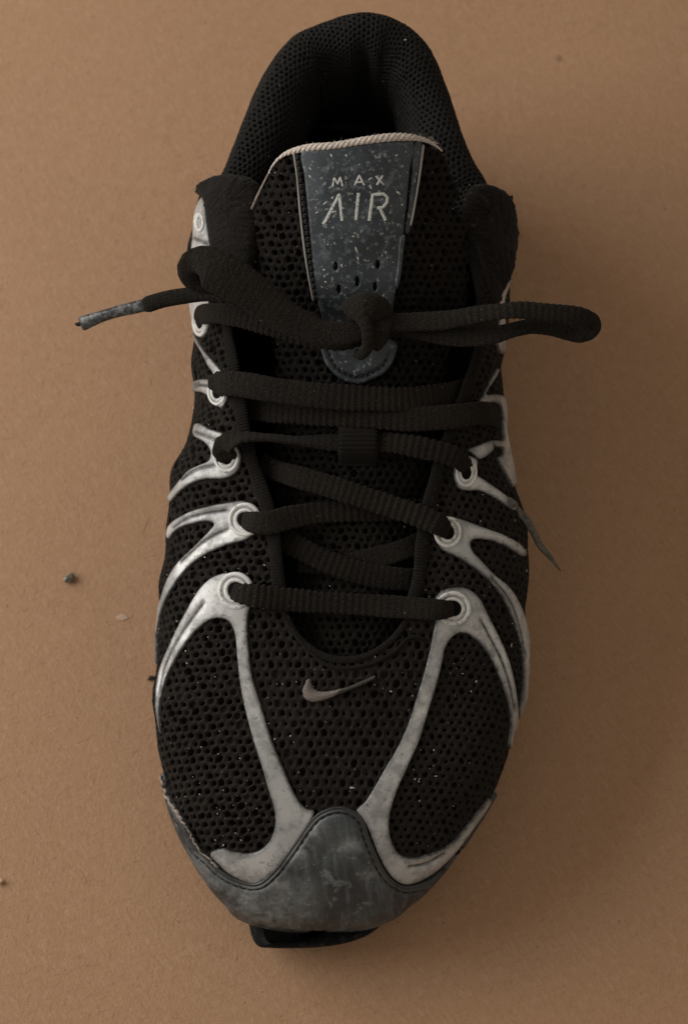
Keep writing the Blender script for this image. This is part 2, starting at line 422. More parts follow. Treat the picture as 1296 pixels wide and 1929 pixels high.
def overlay(name, surf, poly, mtl, parent, t=.8, bev=.8, lift=0.0, grooves=(), holes=(), grid=1.3, smooth_px=4.0,
            gw=.45, gd=.5, edge_dirt=.0, raw=None, q_poly=None, edge_w=.55, rough=0.0, sharp=False, extra=None):
    """a raised patch laid on a surface; sizes in mm; poly, grooves and holes are outlines in picture points"""
    mp = raw or surf
    def conv(pl, closed):
        c = np.array(pl, float) if sharp else crom(pl, smooth_px, closed)
        return mp.to_m(np.array([surf.inv(*p) for p in c]))
    B = mp.to_m(np.array(q_poly)) if q_poly is not None else conv(poly, True)
    def resample(B, step):
        c = np.vstack([B, B[:1]]); d = np.concatenate([[0], np.cumsum(np.linalg.norm(np.diff(c, axis=0), axis=1))])
        k = max(6, int(d[-1] / step)); tt = np.linspace(0, d[-1], k + 1)[:-1]
        return np.stack([np.interp(tt, d, c[:, 0]), np.interp(tt, d, c[:, 1])], 1)
    B = resample(B, grid * .6)
    H = [resample(conv(h, True), grid * .4) for h in holes]
    GR = [conv(gv, False) for gv in grooves]
    allb = [B] + H
    def bdist(p):
        return np.min([seg_dist(p, b, True) for b in allb], axis=0)
    def ok(p):
        m = inside(B, p[:, 0], p[:, 1])
        for h in H: m &= ~inside(h, p[:, 0], p[:, 1])
        return m
    cand = []
    for b in allb:
        tg = np.roll(b, -1, 0) - np.roll(b, 1, 0); tg /= np.maximum(np.linalg.norm(tg, axis=1, keepdims=True), 1e-9)
        nr = np.stack([-tg[:, 1], tg[:, 0]], 1)
        for off in (.12 * bev, .4 * bev, 1.0 * bev):
            for sg in (1, -1):
                q = b + nr * off * sg
                m = ok(q)
                if m.any():
                    q = q[m]; q = q[bdist(q) > off * .9]
                    cand.append(q)
    lo_, hi_ = B.min(0), B.max(0)
    xx, yy = np.meshgrid(np.arange(lo_[0], hi_[0], grid), np.arange(lo_[1], hi_[1], grid))
    xx[1::2] += grid / 2
    q = np.stack([xx.ravel(), yy.ravel()], 1); q += rng.uniform(-.12, .12, q.shape) * grid
    q = q[ok(q)]
    if len(q):
        q = q[bdist(q) > bev * 1.2]; 
        for gr in GR:
            if len(q): q = q[seg_dist(q, gr) > gw * 2.2]
        cand.append(q)
    for gr in GR:
        tg = np.gradient(gr, axis=0); tg /= np.maximum(np.linalg.norm(tg, axis=1, keepdims=True), 1e-9)
        nr = np.stack([-tg[:, 1], tg[:, 0]], 1)
        for off in (0, gw*.6, -gw*.6, gw * 1.3, -gw * 1.3):
            q = gr + nr * off; m = ok(q)
            if m.any():
                q = q[m]; cand.append(q[bdist(q) > .15])
    I = np.vstack([c for c in cand if len(c)]) if any(len(c) for c in cand) else np.zeros((0, 2))
    pts = np.vstack(allb + [I])
    edges, s0 = [], 0
    for b in allb:
        k = len(b); edges += [(s0 + i, s0 + (i + 1) % k) for i in range(k)]; s0 += k
    vo, eo, fo, *_ = delaunay_2d_cdt([Vector(p) for p in pts], edges, [], 0, 1e-5)
    q = np.array([tuple(p) for p in vo])
    F = [f for f in fo if len(f) == 3]
    cen = np.array([q[list(f)].mean(0) for f in F])
    keep = ok(cen)
    F = [f for f, k in zip(F, keep) if k]
    # consistent winding
    F = [f if np.cross(q[f[1]] - q[f[0]], q[f[2]] - q[f[0]]) > 0 else (f[0], f[2], f[1]) for f in F]
    d = bdist(q)
    e = np.clip(d / bev, 0, 1)
    h = lift + t * np.sqrt(np.maximum(0, 1 - (1 - e) ** 2))
    h = np.where(d < 1e-3, lift - .35, h)
    dirt = np.zeros(len(q))
    for gr in GR:
        dg = seg_dist(q, gr)
        h = h - gd * np.exp(-(dg / gw) ** 2) * (d > 1e-3)
        dirt = np.maximum(dirt, np.exp(-(dg / (gw * .9)) ** 2))
    if edge_dirt: dirt = np.maximum(dirt, edge_dirt * np.exp(-(d / edge_w) ** 2))
    if rough:
        ph = rng.uniform(0, 6.28, 12); kx = rng.uniform(-2.2, 2.2, 12); ky = rng.uniform(-2.2, 2.2, 12)
        nz = sum(np.sin(q[:, 0]*kx[i] + q[:, 1]*ky[i] + ph[i]) for i in range(12)) / 12
        h = h + rough * nz * (d > 1e-3) + rng.normal(0, rough * .25, len(h)) * (d > 1e-3)
    if extra is not None: h = h + extra(q, d) * (d > 1e-3)
    nrm = mp.from_m(q)
    pos, N = surf.at(nrm[:, 0], nrm[:, 1], h / 1000)
    used = sorted({i for f in F for i in f}); remap = {k: i for i, k in enumerate(used)}
    return mesh_obj(name, pos[used], [tuple(remap[i] for i in f) for f in F], mtl, parent, True, {'dirt': dirt[used]})

def perforate(name, surf, keep, mtl, parent, px, py, big, small, depth=2.0, seg=12, jit=.08, stag=1, ridge=.18, lift=0., nlim=.985):
    """a sheet of fabric with an open hole in every cell of a staggered lattice (mm)"""
    Ymax = surf.Yc[-1] * 1000; Xmax = surf.Ah.max() * 1000
    C, S = [], []
    for j, y in enumerate(np.arange(py * .5, Ymax, py)):
        for i in range(-int(Xmax / px) - 1, int(Xmax / px) + 2):
            C.append((i * px + (px / 2 if j % 2 else 0), y))
            S.append(big if ((i - (0 if j % 2 == 0 else 1) * 0 + (j // 2) * 0 + (i + j * 2)) % 3 == 0) else small)
    C = np.array(C); S = np.array(S)
    q = surf.from_m(C)
    ok = np.abs(q[:, 0]) < nlim
    C, S, q = C[ok], S[ok], q[ok]
    p, N = surf.at(q[:, 0], q[:, 1])
    ok = keep(q, p, N)
    C, S = C[ok], S[ok]
    n = len(C)
    # cell outline of a staggered lattice
    hx, hy = px / 2, py / 2
    a = (px * px / 4 + py * py) / (2 * py)          # corner above the centre
    cy = a; cy2 = py - a
    hexa = np.array([(hx, -cy2), (hx, cy2), (0, cy), (-hx, cy2), (-hx, -cy2), (0, -cy)])
    ring0 = []
    for k in range(6):
        ring0 += [hexa[k], (hexa[k] + hexa[(k + 1) % 6]) / 2]
    ring0 = np.array(ring0)
    ang = np.arctan2(ring0[:, 1], ring0[:, 0])
    circ = np.stack([np.cos(ang), np.sin(ang) * min(1.35, py / px / .866)], 1)
    Cj = C + rng.normal(0, jit, C.shape)
    rad = (S * rng.uniform(.80, 1.14, n))[:, None, None]
    tw = rng.uniform(-.12, .12, (n, 1)); el = 1 + rng.uniform(-.13, .13, (n, 1))
    cc = np.broadcast_to(circ, (n, 12, 2)).copy()
    cc[..., 0] *= el; cc[..., 0] += tw * cc[..., 1]
    rings = [C[:, None] + ring0[None], Cj[:, None] + cc * rad * 1.12, Cj[:, None] + cc * rad * .93, Cj[:, None] + cc * rad * .82]
    hs = [np.full((n, 12), ridge) + rng.normal(0, .05, (n, 12)), np.full((n, 12), .02) + rng.normal(0, .04, (n, 12)), np.full((n, 12), -.32), np.broadcast_to(-depth * np.where(rng.random((n, 1)) < .16, rng.uniform(.25, .6, (n, 1)), 1.0), (n, 12)).copy()]
    pts = np.concatenate(rings + [Cj[:, None]], 1).reshape(-1, 2)
    hh = np.concatenate(hs + [hs[3][:, :1] * 1.05], 1).reshape(-1) + lift
    k1, k2 = 2 * np.pi / (px * 4.3), 2 * np.pi / (px * 1.7)
    x0, y0_ = pts[:, 0].copy(), pts[:, 1].copy()
    pts[:, 0] += px * (.06 * np.sin(y0_ * k1 + 1.3 * np.sin(x0 * k1 * .7)) + .025 * np.sin(x0 * k2 + y0_ * k2 * 1.3))
    pts[:, 1] += px * (.06 * np.sin(x0 * k1 * 1.2 + 2 + 1.1 * np.sin(y0_ * k1 * .6)) + .025 * np.cos(y0_ * k2 * 1.1 - x0 * k2 * .8))
    hh = hh + .07 * np.sin(x0 * k1 * .8 + 1) * np.sin(y0_ * k1 * .9)
    nrm = surf.from_m(pts)
    pos, _ = surf.at(nrm[:, 0], nrm[:, 1], hh / 1000)
    base = []
    for rI in range(3):
        for k in range(12):
            k2 = (k + 1) % 12
            base.append((rI*12 + k, rI*12 + k2, (rI+1)*12 + k2, (rI+1)*12 + k))
    cap = [(36 + k, 36 + (k + 1) % 12, 48) for k in range(12)]
    F = []
    for c in range(n):
        o = c * 49
        F += [tuple(o + i for i in f) for f in base] + [tuple(o + i for i in f) for f in cap]
    return mesh_obj(name, pos, F, mtl, parent)

def sweep(name, path, width, thick, mtl, parent, ups=None, ribs=0.0, rib_pitch=.0022, step=.0005, nseg=14, p=2.4, noise_w=.03, caps=True, taper=None, roll=None):
    """a woven strip or tube swept along a path of places; width and thick in metres"""
    path = np.asarray(path, float)
    Q = crom(path, step)
    n = len(Q)
    T = np.gradient(Q, axis=0); T /= np.maximum(np.linalg.norm(T, axis=1, keepdims=True), 1e-12)
    d0 = np.concatenate([[0], np.cumsum(np.linalg.norm(np.diff(path, axis=0), axis=1))])
    s = np.concatenate([[0], np.cumsum(np.linalg.norm(np.diff(Q, axis=0), axis=1))])
    f = s / s[-1]; f0 = d0 / d0[-1]
    if ups is None: ups = np.tile([0, -.25, 1.0], (len(path), 1))
    ups = np.asarray(ups, float)
    U = np.stack([np.interp(f, f0, ups[:, k]) for k in range(3)], 1)
    U = U - (U * T).sum(1, keepdims=True) * T
    U /= np.maximum(np.linalg.norm(U, axis=1, keepdims=True), 1e-9)
    S_ = np.cross(T, U)
    if roll is not None:
        a = np.radians(np.interp(f, f0, roll))[:, None]
        U, S_ = U * np.cos(a) + S_ * np.sin(a), S_ * np.cos(a) - U * np.sin(a)
    wv = np.interp(f, f0, width) if np.ndim(width) else np.full(n, width)
    tv = np.interp(f, f0, thick) if np.ndim(thick) else np.full(n, thick)
    ph = rng.uniform(0, 6)
    wv = wv * (1 + noise_w * np.sin(s / .006 + ph) + noise_w * .6 * np.sin(s / .0023 + ph * 2))
    rb = 1 + ribs * np.sin(2 * np.pi * s / rib_pitch + 1.2 * np.sin(s / .009 + ph)) * (.6 + .4 * np.sin(s / .014 + ph * 3))
    if caps:
        e = np.minimum(s, s[-1] - s) / (tv * .7)
        k = np.sqrt(np.clip(1 - (1 - np.clip(e, 0, 1)) ** 2, .02, 1)); wv = wv * (0.75 + .25 * k); tv = tv * k
    th = np.linspace(0, 2 * np.pi, nseg, endpoint=False)
    cx = np.sign(np.cos(th)) * np.abs(np.cos(th)) ** (2 / p); cz = np.sign(np.sin(th)) * np.abs(np.sin(th)) ** (2 / p)
    V = (Q[:, None] + S_[:, None] * (cx[None, :, None] * (wv / 2 * (1 + (rb - 1) * .25))[:, None, None])
         + U[:, None] * (cz[None, :, None] * (tv / 2 * rb)[:, None, None])).reshape(-1, 3)
    F = grid_faces(n, nseg, True)
    F += [tuple(range(nseg))[::-1], tuple((n - 1) * nseg + i for i in range(nseg))]
    uv = np.stack([np.repeat(s, nseg), np.tile(cx * .004, n)], 1)
    return mesh_obj(name, V, F, mtl, parent, True, None, uv)

# ------------------------------------------------------------------ the shoe
shoe = bpy.data.objects.new('running_shoe', None)
COL.objects.link(shoe)
tag(shoe, 'worn black mesh running shoe with silver side straps and loosely tied black laces', 'shoe')
def part(name, parent=None):
    o = bpy.data.objects.new(name, None); COL.objects.link(o); o.parent = parent or shoe
    return o

# outline of the upper seen from above: row, left, right, height of the widest line
OUT = [(1746, 592, 604, .022), (1743, 545, 655, .022), (1735, 490, 703, .023), (1722, 455, 738, .024), (1698, 430, 768, .026), (1650, 390, 820, .029), (1600, 360, 860, .032),
       (1550, 336, 894, .034), (1500, 319, 925, .036), (1450, 309, 945, .038), (1400, 301, 961, .040), (1350, 296, 974, .041),
       (1300, 293, 985, .042), (1250, 293, 992, .043), (1200, 296, 995, .044), (1150, 300, 996, .045), (1100, 306, 994, .046),
       (1050, 312, 990, .047), (1000, 317, 985, .048), (950, 323, 978, .049), (900, 331, 967, .050), (850, 348, 955, .051),
       (800, 360, 949, .052), (750, 365, 944, .053), (700, 368, 943, .054), (650, 370, 946, .055), (600, 366, 951, .056),
       (550, 362, 955, .057), (500, 361, 958, .058), (450, 363, 963, .058), (400, 371, 961, .058), (350, 381, 955, .058), (330, 384, 950, .058)]
oy = np.array([P(648, v, z)[1] for v, l, r_, z in OUT])
oxl = np.array([P(l, v, z)[0] for v, l, r_, z in OUT]); oxr = np.array([P(r_, v, z)[0] for v, l, r_, z in OUT])
ozb = np.array([z for *_, z in OUT])
NR, NN = 460, 361
r_ = np.linspace(0, 1, NR)
Y = oy[0] + (oy[-1] - oy[0]) * r_ ** 1.5
XL, XR, ZB = spl(oy, oxl, Y), spl(oy, oxr, Y), spl(oy, ozb, Y)
y0 = oy[0]
HY = [y0, y0+.002, y0+.005, y0+.010, y0+.017, y0+.026, y0+.040, y0+.058, y0+.080, y0+.106, y0+.138, y0+.168, y0+.188, y0+.208, y0+.240, y0+.28]
HZ = [.0225, .0285, .033, .0385, .0445, .0500, .0560, .0618, .0675, .0735, .0835, .0930, .0990, .1035, .1050, .103]
H = spl(HY, HZ, Y)
PE = np.interp(Y, [y0, y0 + .03, y0 + .08, y0 + .2], [2.0, 2.25, 2.3, 2.5])
ZBOT = np.interp(Y, [y0, y0 + .06, y0 + .15], [.014, .020, .022])
G = np.empty((NR, NN, 3))
th = np.linspace(np.pi, 0, 241)
for i in range(NR):
    xl, xr, zb, h, p = XL[i], XR[i], ZB[i], H[i], PE[i]
    xc, hw = (xl + xr) / 2, (xr - xl) / 2
    c, s_ = np.cos(th), np.sin(th)
    ex = xc + hw * np.sign(c) * np.abs(c) ** (2 / p); ez = zb + (h - zb) * np.abs(s_) ** (2 / p)
    ph = np.linspace(np.pi / 2, 0, 24)[:-1]
    ins = min(.004, hw * .3)
    lx = xl + ins * (1 - np.cos(ph)); lz = zb - (zb - ZBOT[i]) * np.sin(ph)
    rx = xr - ins * (1 - np.cos(ph[::-1])); rz = zb - (zb - ZBOT[i]) * np.sin(ph[::-1])
    X = np.concatenate([lx, ex, rx]); Z = np.concatenate([lz, ez, rz])
    L = np.concatenate([[0], np.cumsum(np.hypot(np.diff(X), np.diff(Z)))])
    t = np.linspace(0, L[-1], NN)
    G[i, :, 0] = np.interp(t, L, X); G[i, :, 1] = Y[i]; G[i, :, 2] = np.interp(t, L, Z)
_t = Surf(G)
_n = np.linspace(-1, 1, NN)[None]; _y = Y[:, None]
_l = (.0007 * np.sin(_y * 160 + _n * 5) * np.cos(_n * 7 + 1) + .0005 * np.sin(_y * 95 + 2 - _n * 9) + .00035 * np.sin(_y * 330 + _n * 13)) * np.clip((_y - y0 - .03) / .03, 0, 1) * np.clip((1 - np.abs(_n)) * 5, 0, 1)
G = G + _t.N * _l[..., None]
up = Surf(G)

# throat opening, rear edge and the panel lines, as outlines on that surface
THROAT = [(500, 250), (497, 345), (484, 400), (472, 470), (452, 540), (430, 600), (436, 660), (446, 720), (457, 790), (470, 850), (488, 910), (508, 970), (518, 1030), (524, 1090),
          (533, 1145), (558, 1195), (598, 1230), (640, 1243), (690, 1236), (737, 1206), (770, 1160), (787, 1100), (794, 1040), (801, 985), (815, 920),
          (835, 850), (858, 790), (880, 730), (898, 670), (908, 620), (905, 560), (893, 500), (882, 430), (878, 345), (878, 250)]
th_c = crom(THROAT, 6)
CAPTOP = [(303, 1452), (309, 1462), (324, 1502), (352, 1545), (379, 1597), (398, 1614), (423, 1638), (457, 1656), (487, 1659), (518, 1635), (537, 1610), (555, 1585), (574, 1557), (592, 1536), (617, 1522),
          (639, 1518), (660, 1522), (679, 1534), (687, 1545), (696, 1574), (708, 1603), (723, 1634), (739, 1654), (760, 1665), (791, 1660), (822, 1645), (848, 1620), (878, 1575), (898, 1545), (924, 1506), (934, 1488)]
LEGL = [(452, 1090), (458, 1180), (475, 1290), (505, 1400), (545, 1520), (560, 1560), (560, 1800)]
LEGR = [(838, 1090), (830, 1180), (800, 1300), (765, 1410), (715, 1520), (705, 1560), (705, 1800)]
def rear_ok(u, v): return v > np.where(u < 648, 352, 372)
def common(q, p, N):
    u, v = proj(p)
    k = ~inside(th_c, u, v)
    k &= rear_ok(u, v)
    capin = inside(np.vstack([np.array(CAPTOP), [(1000, 1900), (200, 1900)]]) + np.array([0, 22]), u, v)
    return k & ~capin, u, v
def left_of(pl, u, v):
    pl = np.array(pl); return u < np.interp(v, pl[:, 1], pl[:, 0])
def k_left(q, p, N):
    k, u, v = common(q, p, N)
    return k & np.where(v > 1112, left_of(LEGL, u, v), q[:, 0] < 0)
def k_right(q, p, N):
    k, u, v = common(q, p, N)
    return k & np.where(v > 1112, ~left_of(LEGR, u, v), q[:, 0] >= 0)
def k_mid(q, p, N):
    k, u, v = common(q, p, N)
    return k & (v > 1108) & ~left_of(LEGL, u, v) & left_of(LEGR, u, v)
perforate('side_mesh_panel', up, k_left, M['mesh'], shoe, 3.05, 2.64, 1.20, .82, jit=.17, ridge=.22)
perforate('side_mesh_panel', up, k_right, M['mesh'], shoe, 2.9, 2.51, .98, .66, jit=.15, ridge=.16)
perforate('vamp_mesh_panel', up, k_mid, M['mesh'], shoe, 2.9, 3.2, 1.02, .62, jit=.15)

# inner lining: the same shell a little inside, open at the throat
Rs, Cs = np.arange(0, NR, 5), np.arange(0, NN, 5)
Gl = up.G[np.ix_(Rs, Cs)] - up.N[np.ix_(Rs, Cs)] * .0026
uu, vv = proj(Gl)
ok = ~inside(th_c, uu, vv) & rear_ok(uu, vv - 10)
F = []
nc = len(Cs)
for a, b, c, d in grid_faces(len(Rs), nc):
    idx = [(k // nc, k % nc) for k in (a, b, c, d)]
    if all(ok[i] for i in idx): F.append((a, b, c, d))
mesh_obj('inner_lining', Gl.reshape(-1, 3), F, M['dark'], shoe)

# ------------------------------------------------------------------ toe cap
qt = np.array([up.inv(*p) for p in crom(CAPTOP, 4)])
qt[0, 0], qt[-1, 0] = -1, 1
ql = [(x, y) for x, y in qt]
r_end, l_end = qt[-1, 1], qt[0, 1]
ql += [(1, r) for r in np.linspace(r_end, .004, 30)[1:]] + [(x, .004) for x in np.linspace(1, -1, 60)[1:]] + [(-1, r) for r in np.linspace(.004, l_end, 30)[1:-1]]
raw = RawMap(up, 75, 330)
sg = [(p[0] + dx, p[1] + dy) for p, (dx, dy) in zip(CAPTOP[3:-3], [(2, 11)] * 40)]
def inset_line(pl, d):
    pl = crom(pl, 5); tg = np.gradient(pl, axis=0); tg /= np.linalg.norm(tg, axis=1, keepdims=True)
    return pl + np.stack([-tg[:, 1], tg[:, 0]], 1) * d
STL = inset_line(CAPTOP[1:-1], 12)
def cap_extra(q, d):
    s = np.sin(q[:, 0] * .23 + 1) * np.sin(q[:, 1] * .19) * .25
    return s
cap = overlay('toe_cap', up, None, M['cap'], shoe, t=1.5, bev=1.0, lift=0.2, q_poly=ql, raw=raw, grid=1.2,
              grooves=[STL, inset_line(CAPTOP[1:-1], 5)], gw=.62, gd=.75, edge_dirt=.88, edge_w=2.3, extra=cap_extra)
# where the cap is rubbed pale
vc = np.empty(len(cap.data.vertices) * 3, np.float32); cap.data.vertices.foreach_get('co', vc); vc = vc.reshape(-1, 3)
sc_ = np.zeros(len(vc))
for u, v, rr in ((470, 1690, .011), (415, 1650, .009), (380, 1615, .007), (540, 1690, .009), (560, 1600, .005), (600, 1560, .004), (665, 1590, .005), (700, 1640, .004), (520, 1725, .008)):
    sc_ = np.maximum(sc_, np.exp(-((np.linalg.norm(vc - up.hit(u, v)[0], axis=1) / rr) ** 2)))
cap.data.attributes.new('scuff', 'FLOAT', 'POINT').data.foreach_set('value', sc_.astype(np.float32))
# stitches in the groove
STS = crom(STL, 1.0)
ds = np.concatenate([[0], np.cumsum(np.linalg.norm(np.diff(STS, axis=0), axis=1))])
for k, s0 in enumerate(np.arange(8, ds[-1] - 8, 15)):
    pts = []
    for s in np.linspace(s0, s0 + 10, 4):
        i = min(np.searchsorted(ds, s), len(STS) - 1)
        pts.append(up.hit(STS[i, 0], STS[i, 1], .00095)[0])
    sweep('stitch', pts, .0010, .0008, M['thread'], cap, step=.0006, nseg=6, p=2)
# pale frayed edge along the left end of the cap
def fray(name, pl, w, mt, h=.0017):
    pts = []
    for p in crom(pl, 5):
        q = p + rng.normal(0, 1.1, 2)
        pts.append(up.hit(q[0], q[1], h + rng.normal(0, .0001))[0])
    sweep(name, pts, w, w * .8, mt, shoe, step=.0005, nseg=7, ribs=.4, rib_pitch=.0017, noise_w=.35)
fray('frayed_edge', [(309, 1460), (324, 1500), (340, 1527), (352, 1544), (366, 1568), (380, 1596), (398, 1612), (415, 1630)], .0008, M['fray'])


# ------------------------------------------------------------------ side straps
STRAPS = [
 # (outline, grooves)
 ('L1', [(306, 1384), (299, 1350), (297, 1327), (298, 1296), (306, 1256), (323, 1213), (351, 1154), (379, 1108), (403, 1087), (434, 1078), (460, 1082), (474, 1097), (480, 1120), (473, 1143), (468, 1163),
         (470, 1225), (477, 1275), (493, 1327), (508, 1379), (520, 1412), (537, 1452), (558, 1499), (577, 1522), (592, 1526), (586, 1548), (570, 1572), (550, 1602), (520, 1638), (488, 1662), (463, 1660), (435, 1646), (414, 1628),
         (398, 1611), (399, 1604), (412, 1599), (425, 1598), (444, 1604), (469, 1607), (491, 1600), (509, 1582), (518, 1554), (517, 1526), (506, 1489), (494, 1446), (478, 1396), (462, 1336), (453, 1287), (447, 1237),
         (443, 1194), (434, 1173), (422, 1166), (403, 1166), (382, 1179), (357, 1207), (335, 1241), (317, 1278), (306, 1312), (304, 1340)],
  [[(303, 1310), (310, 1272), (323, 1236), (348, 1190), (372, 1155), (383, 1140)]]),
 ('L2', [(318, 1012), (322, 990), (357, 965), (403, 951), (440, 945), (459, 943), (474, 950), (484, 964), (487, 985), (484, 1002), (474, 1012), (459, 1020), (428, 1028), (388, 1046), (357, 1071), (332, 1102), (314, 1136),
         (303, 1172), (297, 1210), (294, 1252), (289, 1240), (291, 1200), (296, 1165), (306, 1129), (320, 1089), (342, 1055), (370, 1027), (398, 998), (405, 988), (394, 983), (363, 988), (336, 999), (321, 1016)],
  [[(330, 994), (357, 977), (388, 968), (426, 962)], [(345, 1058), (382, 1024), (410, 1007), (430, 998)]]),
 ('L3', [(371, 800), (376, 797), (398, 808), (425, 817), (442, 832), (453, 848), (456, 866), (450, 886), (436, 899), (420, 903), (384, 904), (356, 916), (337, 932), (324, 947), (320, 936), (337, 910), (356, 888), (376, 877),
         (395, 868), (399, 857), (395, 843), (385, 833), (368, 822)],
  [[(346, 904), (365, 890), (385, 882), (406, 878)], [(372, 815), (390, 822), (408, 829)]]),
 ('L4', [(368, 628), (384, 655), (402, 677), (419, 697), (428, 715), (434, 738), (432, 750), (425, 765), (419, 771), (409, 762), (398, 750), (385, 741), (363, 735), (363, 722), (378, 714), (398, 713), (405, 706), (396, 692), (384, 668), (371, 645)],
  [[(366, 728), (382, 726), (398, 728)]]),
 ('L5', [(386, 372), (390, 390), (393, 418), (398, 446), (398, 470), (401, 500), (399, 540), (398, 570), (399, 600), (396, 618), (389, 634), (381, 638), (373, 630), (366, 600), (362, 570), (360, 520), (362, 490), (366, 456), (368, 430), (372, 400), (378, 382)],
  [[(366, 518), (374, 530), (376, 545)], [(369, 450), (382, 455), (396, 462)]]),
 ('R1', [(818, 1150), (819, 1128), (832, 1113), (856, 1106), (881, 1109), (902, 1126), (918, 1157), (936, 1194), (952, 1231), (964, 1271), (972, 1321), (971, 1373), (959, 1412), (955, 1404), (959, 1370), (955, 1327), (942, 1284), (927, 1247),
         (908, 1219), (887, 1199), (868, 1193), (853, 1199), (840, 1216), (831, 1253), (819, 1299), (803, 1352), (787, 1402), (767, 1446), (748, 1489), (735, 1530), (733, 1557), (739, 1588), (754, 1609), (779, 1614), (810, 1607),
         (835, 1596), (852, 1584), (868, 1566), (884, 1546), (902, 1523), (920, 1503), (924, 1508), (908, 1530), (890, 1555), (874, 1578), (858, 1600), (828, 1632), (804, 1650), (779, 1662), (758, 1664), (738, 1652), (718, 1622), (704, 1590), (692, 1558), (680, 1538), (671, 1527), (689, 1508), (708, 1477), (729, 1440), (742, 1419), (763, 1376), (782, 1321),
         (797, 1271), (810, 1219), (818, 1172)],
  [[(965, 1330), (956, 1285), (940, 1240), (920, 1200), (905, 1170)], [(770, 1630), (800, 1624), (832, 1606)]]),
 ('R2', [(832, 978), (845, 973), (864, 977), (907, 993), (947, 1008), (978, 1027), (988, 1046), (981, 1049), (953, 1031), (922, 1019), (898, 1016), (886, 1020), (888, 1036), (907, 1058), (929, 1082), (955, 1104), (972, 1130),
         (985, 1163), (993, 1204), (993, 1253), (986, 1327), (976, 1356), (973, 1345), (982, 1296), (981, 1234), (969, 1182), (949, 1134), (922, 1097), (888, 1068), (857, 1049), (836, 1039), (824, 1025), (820, 1008), (822, 990)],
  [[(985, 1230), (975, 1180), (955, 1128), (925, 1090)]]),
 ('R3', [(858, 866), (878, 858), (896, 866), (897, 884), (896, 894), (904, 899), (931, 918), (960, 942), (971, 958), (966, 962), (931, 940), (901, 925), (876, 925), (861, 919), (854, 897)], []),
 ('R4', [(934, 694), (937, 697), (913, 744), (920, 743), (944, 745), (950, 770), (952, 807), (959, 853), (968, 886), (972, 908), (965, 919), (955, 904), (940, 878), (934, 862), (943, 857), (944, 845), (930, 842), (925, 836),
         (927, 844), (922, 854), (901, 866), (890, 858), (880, 848), (904, 836), (924, 829), (944, 828), (943, 807), (940, 767), (928, 759), (914, 762), (904, 764), (900, 757), (908, 742)], []),
 ('R5', [(957, 511), (949, 528), (939, 548), (934, 571), (936, 600), (930, 640), (934, 655), (941, 668), (947, 658), (948, 640), (947, 600), (946, 569), (952, 548), (961, 526)], []),
]
# eyelets: (strap, centre, half width, half height)
EYE = {'L1': (446, 1113, 34, 36), 'L2': (463, 979, 31, 33), 'L3': (429, 862, 24, 30), 'L4': (413, 741, 17, 25), 'L5': (382, 606, 13, 30),
       'R1': (852, 1146, 34, 34), 'R2': (842, 1003, 26, 30), 'R3': (876, 890, 20, 28), 'R4': (927, 800, 0, 0), 'R5': (943, 620, 0, 0)}
def ell(cx, cy, a, b, k=28):
    return [(cx + a * math.cos(t), cy + b * math.sin(t)) for t in np.linspace(0, 2 * math.pi, k, endpoint=False)]
for key, poly, grv in STRAPS:
    st = overlay('side_strap', up, poly, M['silver'], shoe, t=.85, bev=.6, lift=.2, grooves=grv, gw=.62, gd=.6, edge_dirt=.95, edge_w=.75, grid=1.3, rough=.03)
    cx, cy, a, b = EYE[key]
    if a:
        ey = overlay('eyelet', up, ell(cx, cy, a, b), M['ring'], st, t=.6, bev=.65, lift=.9, holes=[ell(cx, cy, a * .74, b * .74)], grid=.9, smooth_px=2, edge_dirt=.0)
        overlay('eyelet_rim', up, ell(cx, cy, a * .66, b * .66), M['ring'], st, t=.4, bev=.5, lift=.9, holes=[ell(cx, cy, a * .46, b * .46)], grid=.8, smooth_px=2)
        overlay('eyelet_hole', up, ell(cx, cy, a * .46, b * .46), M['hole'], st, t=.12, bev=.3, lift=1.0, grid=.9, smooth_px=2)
# raised oval emblem on the uppermost left strap
overlay('oval_emblem', up, ell(382, 421, 9, 19), M['ring'], shoe, t=.5, bev=.5, lift=1.3, holes=[ell(383, 422, 4.5, 11)], grid=.7, smooth_px=1.5)
# loose end of the strap that has peeled off on the right
pts = [up.hit(950, 942, .0010)[0], up.hit(960, 950, .0014)[0], P(973, 961, .062), P(990, 978, .060), P(1004, 1002, .057), P(1018, 1029, .053), P(1036, 1050, .049), P(1056, 1076, .046)]
peel = sweep('peeled_strap_end', pts, [.0030, .0030, .0028, .0025, .0023, .0021, .0016, .0006], [.0012, .0012, .0011, .0010, .0010, .0009, .0008, .0004], M['frayed'], shoe, step=.0007, nseg=8, noise_w=.06)
peel['label'] = 'loose dark strap end sticking out'

# ------------------------------------------------------------------ throat binding
def along(surf, pl, h): return [surf.hit(*p, h)[0] for p in pl], [surf.hit(*p, h)[1] for p in pl]
for seg_ in (THROAT[4:15], THROAT[20:31]):
    c = crom(seg_, 12)
    p, nrm = along(up, c, .0004)
    sweep('throat_binding', p, .0046, .0017, M['binding'], shoe, ups=nrm, ribs=.30, rib_pitch=.0010, step=.00025, nseg=10, noise_w=.08)
c = crom(THROAT[13:22], 12)
p, nrm = along(up, c, .0002)
sweep('throat_binding', p, .0022, .0010, M['binding'], shoe, ups=nrm, ribs=.12, rib_pitch=.0013, step=.00035, nseg=10)
# stitched seam lines across the vamp, just below the throat
for pl in ([(540, 1170), (575, 1217), (625, 1256), (690, 1253), (740, 1230), (775, 1200), (800, 1205)],):
    p, nrm = along(up, crom(pl, 10), .0004)
    sweep('vamp_seam', p, .0013, .0008, M['binding'], shoe, ups=nrm, ribs=.2, rib_pitch=.0016, step=.0004, nseg=8)

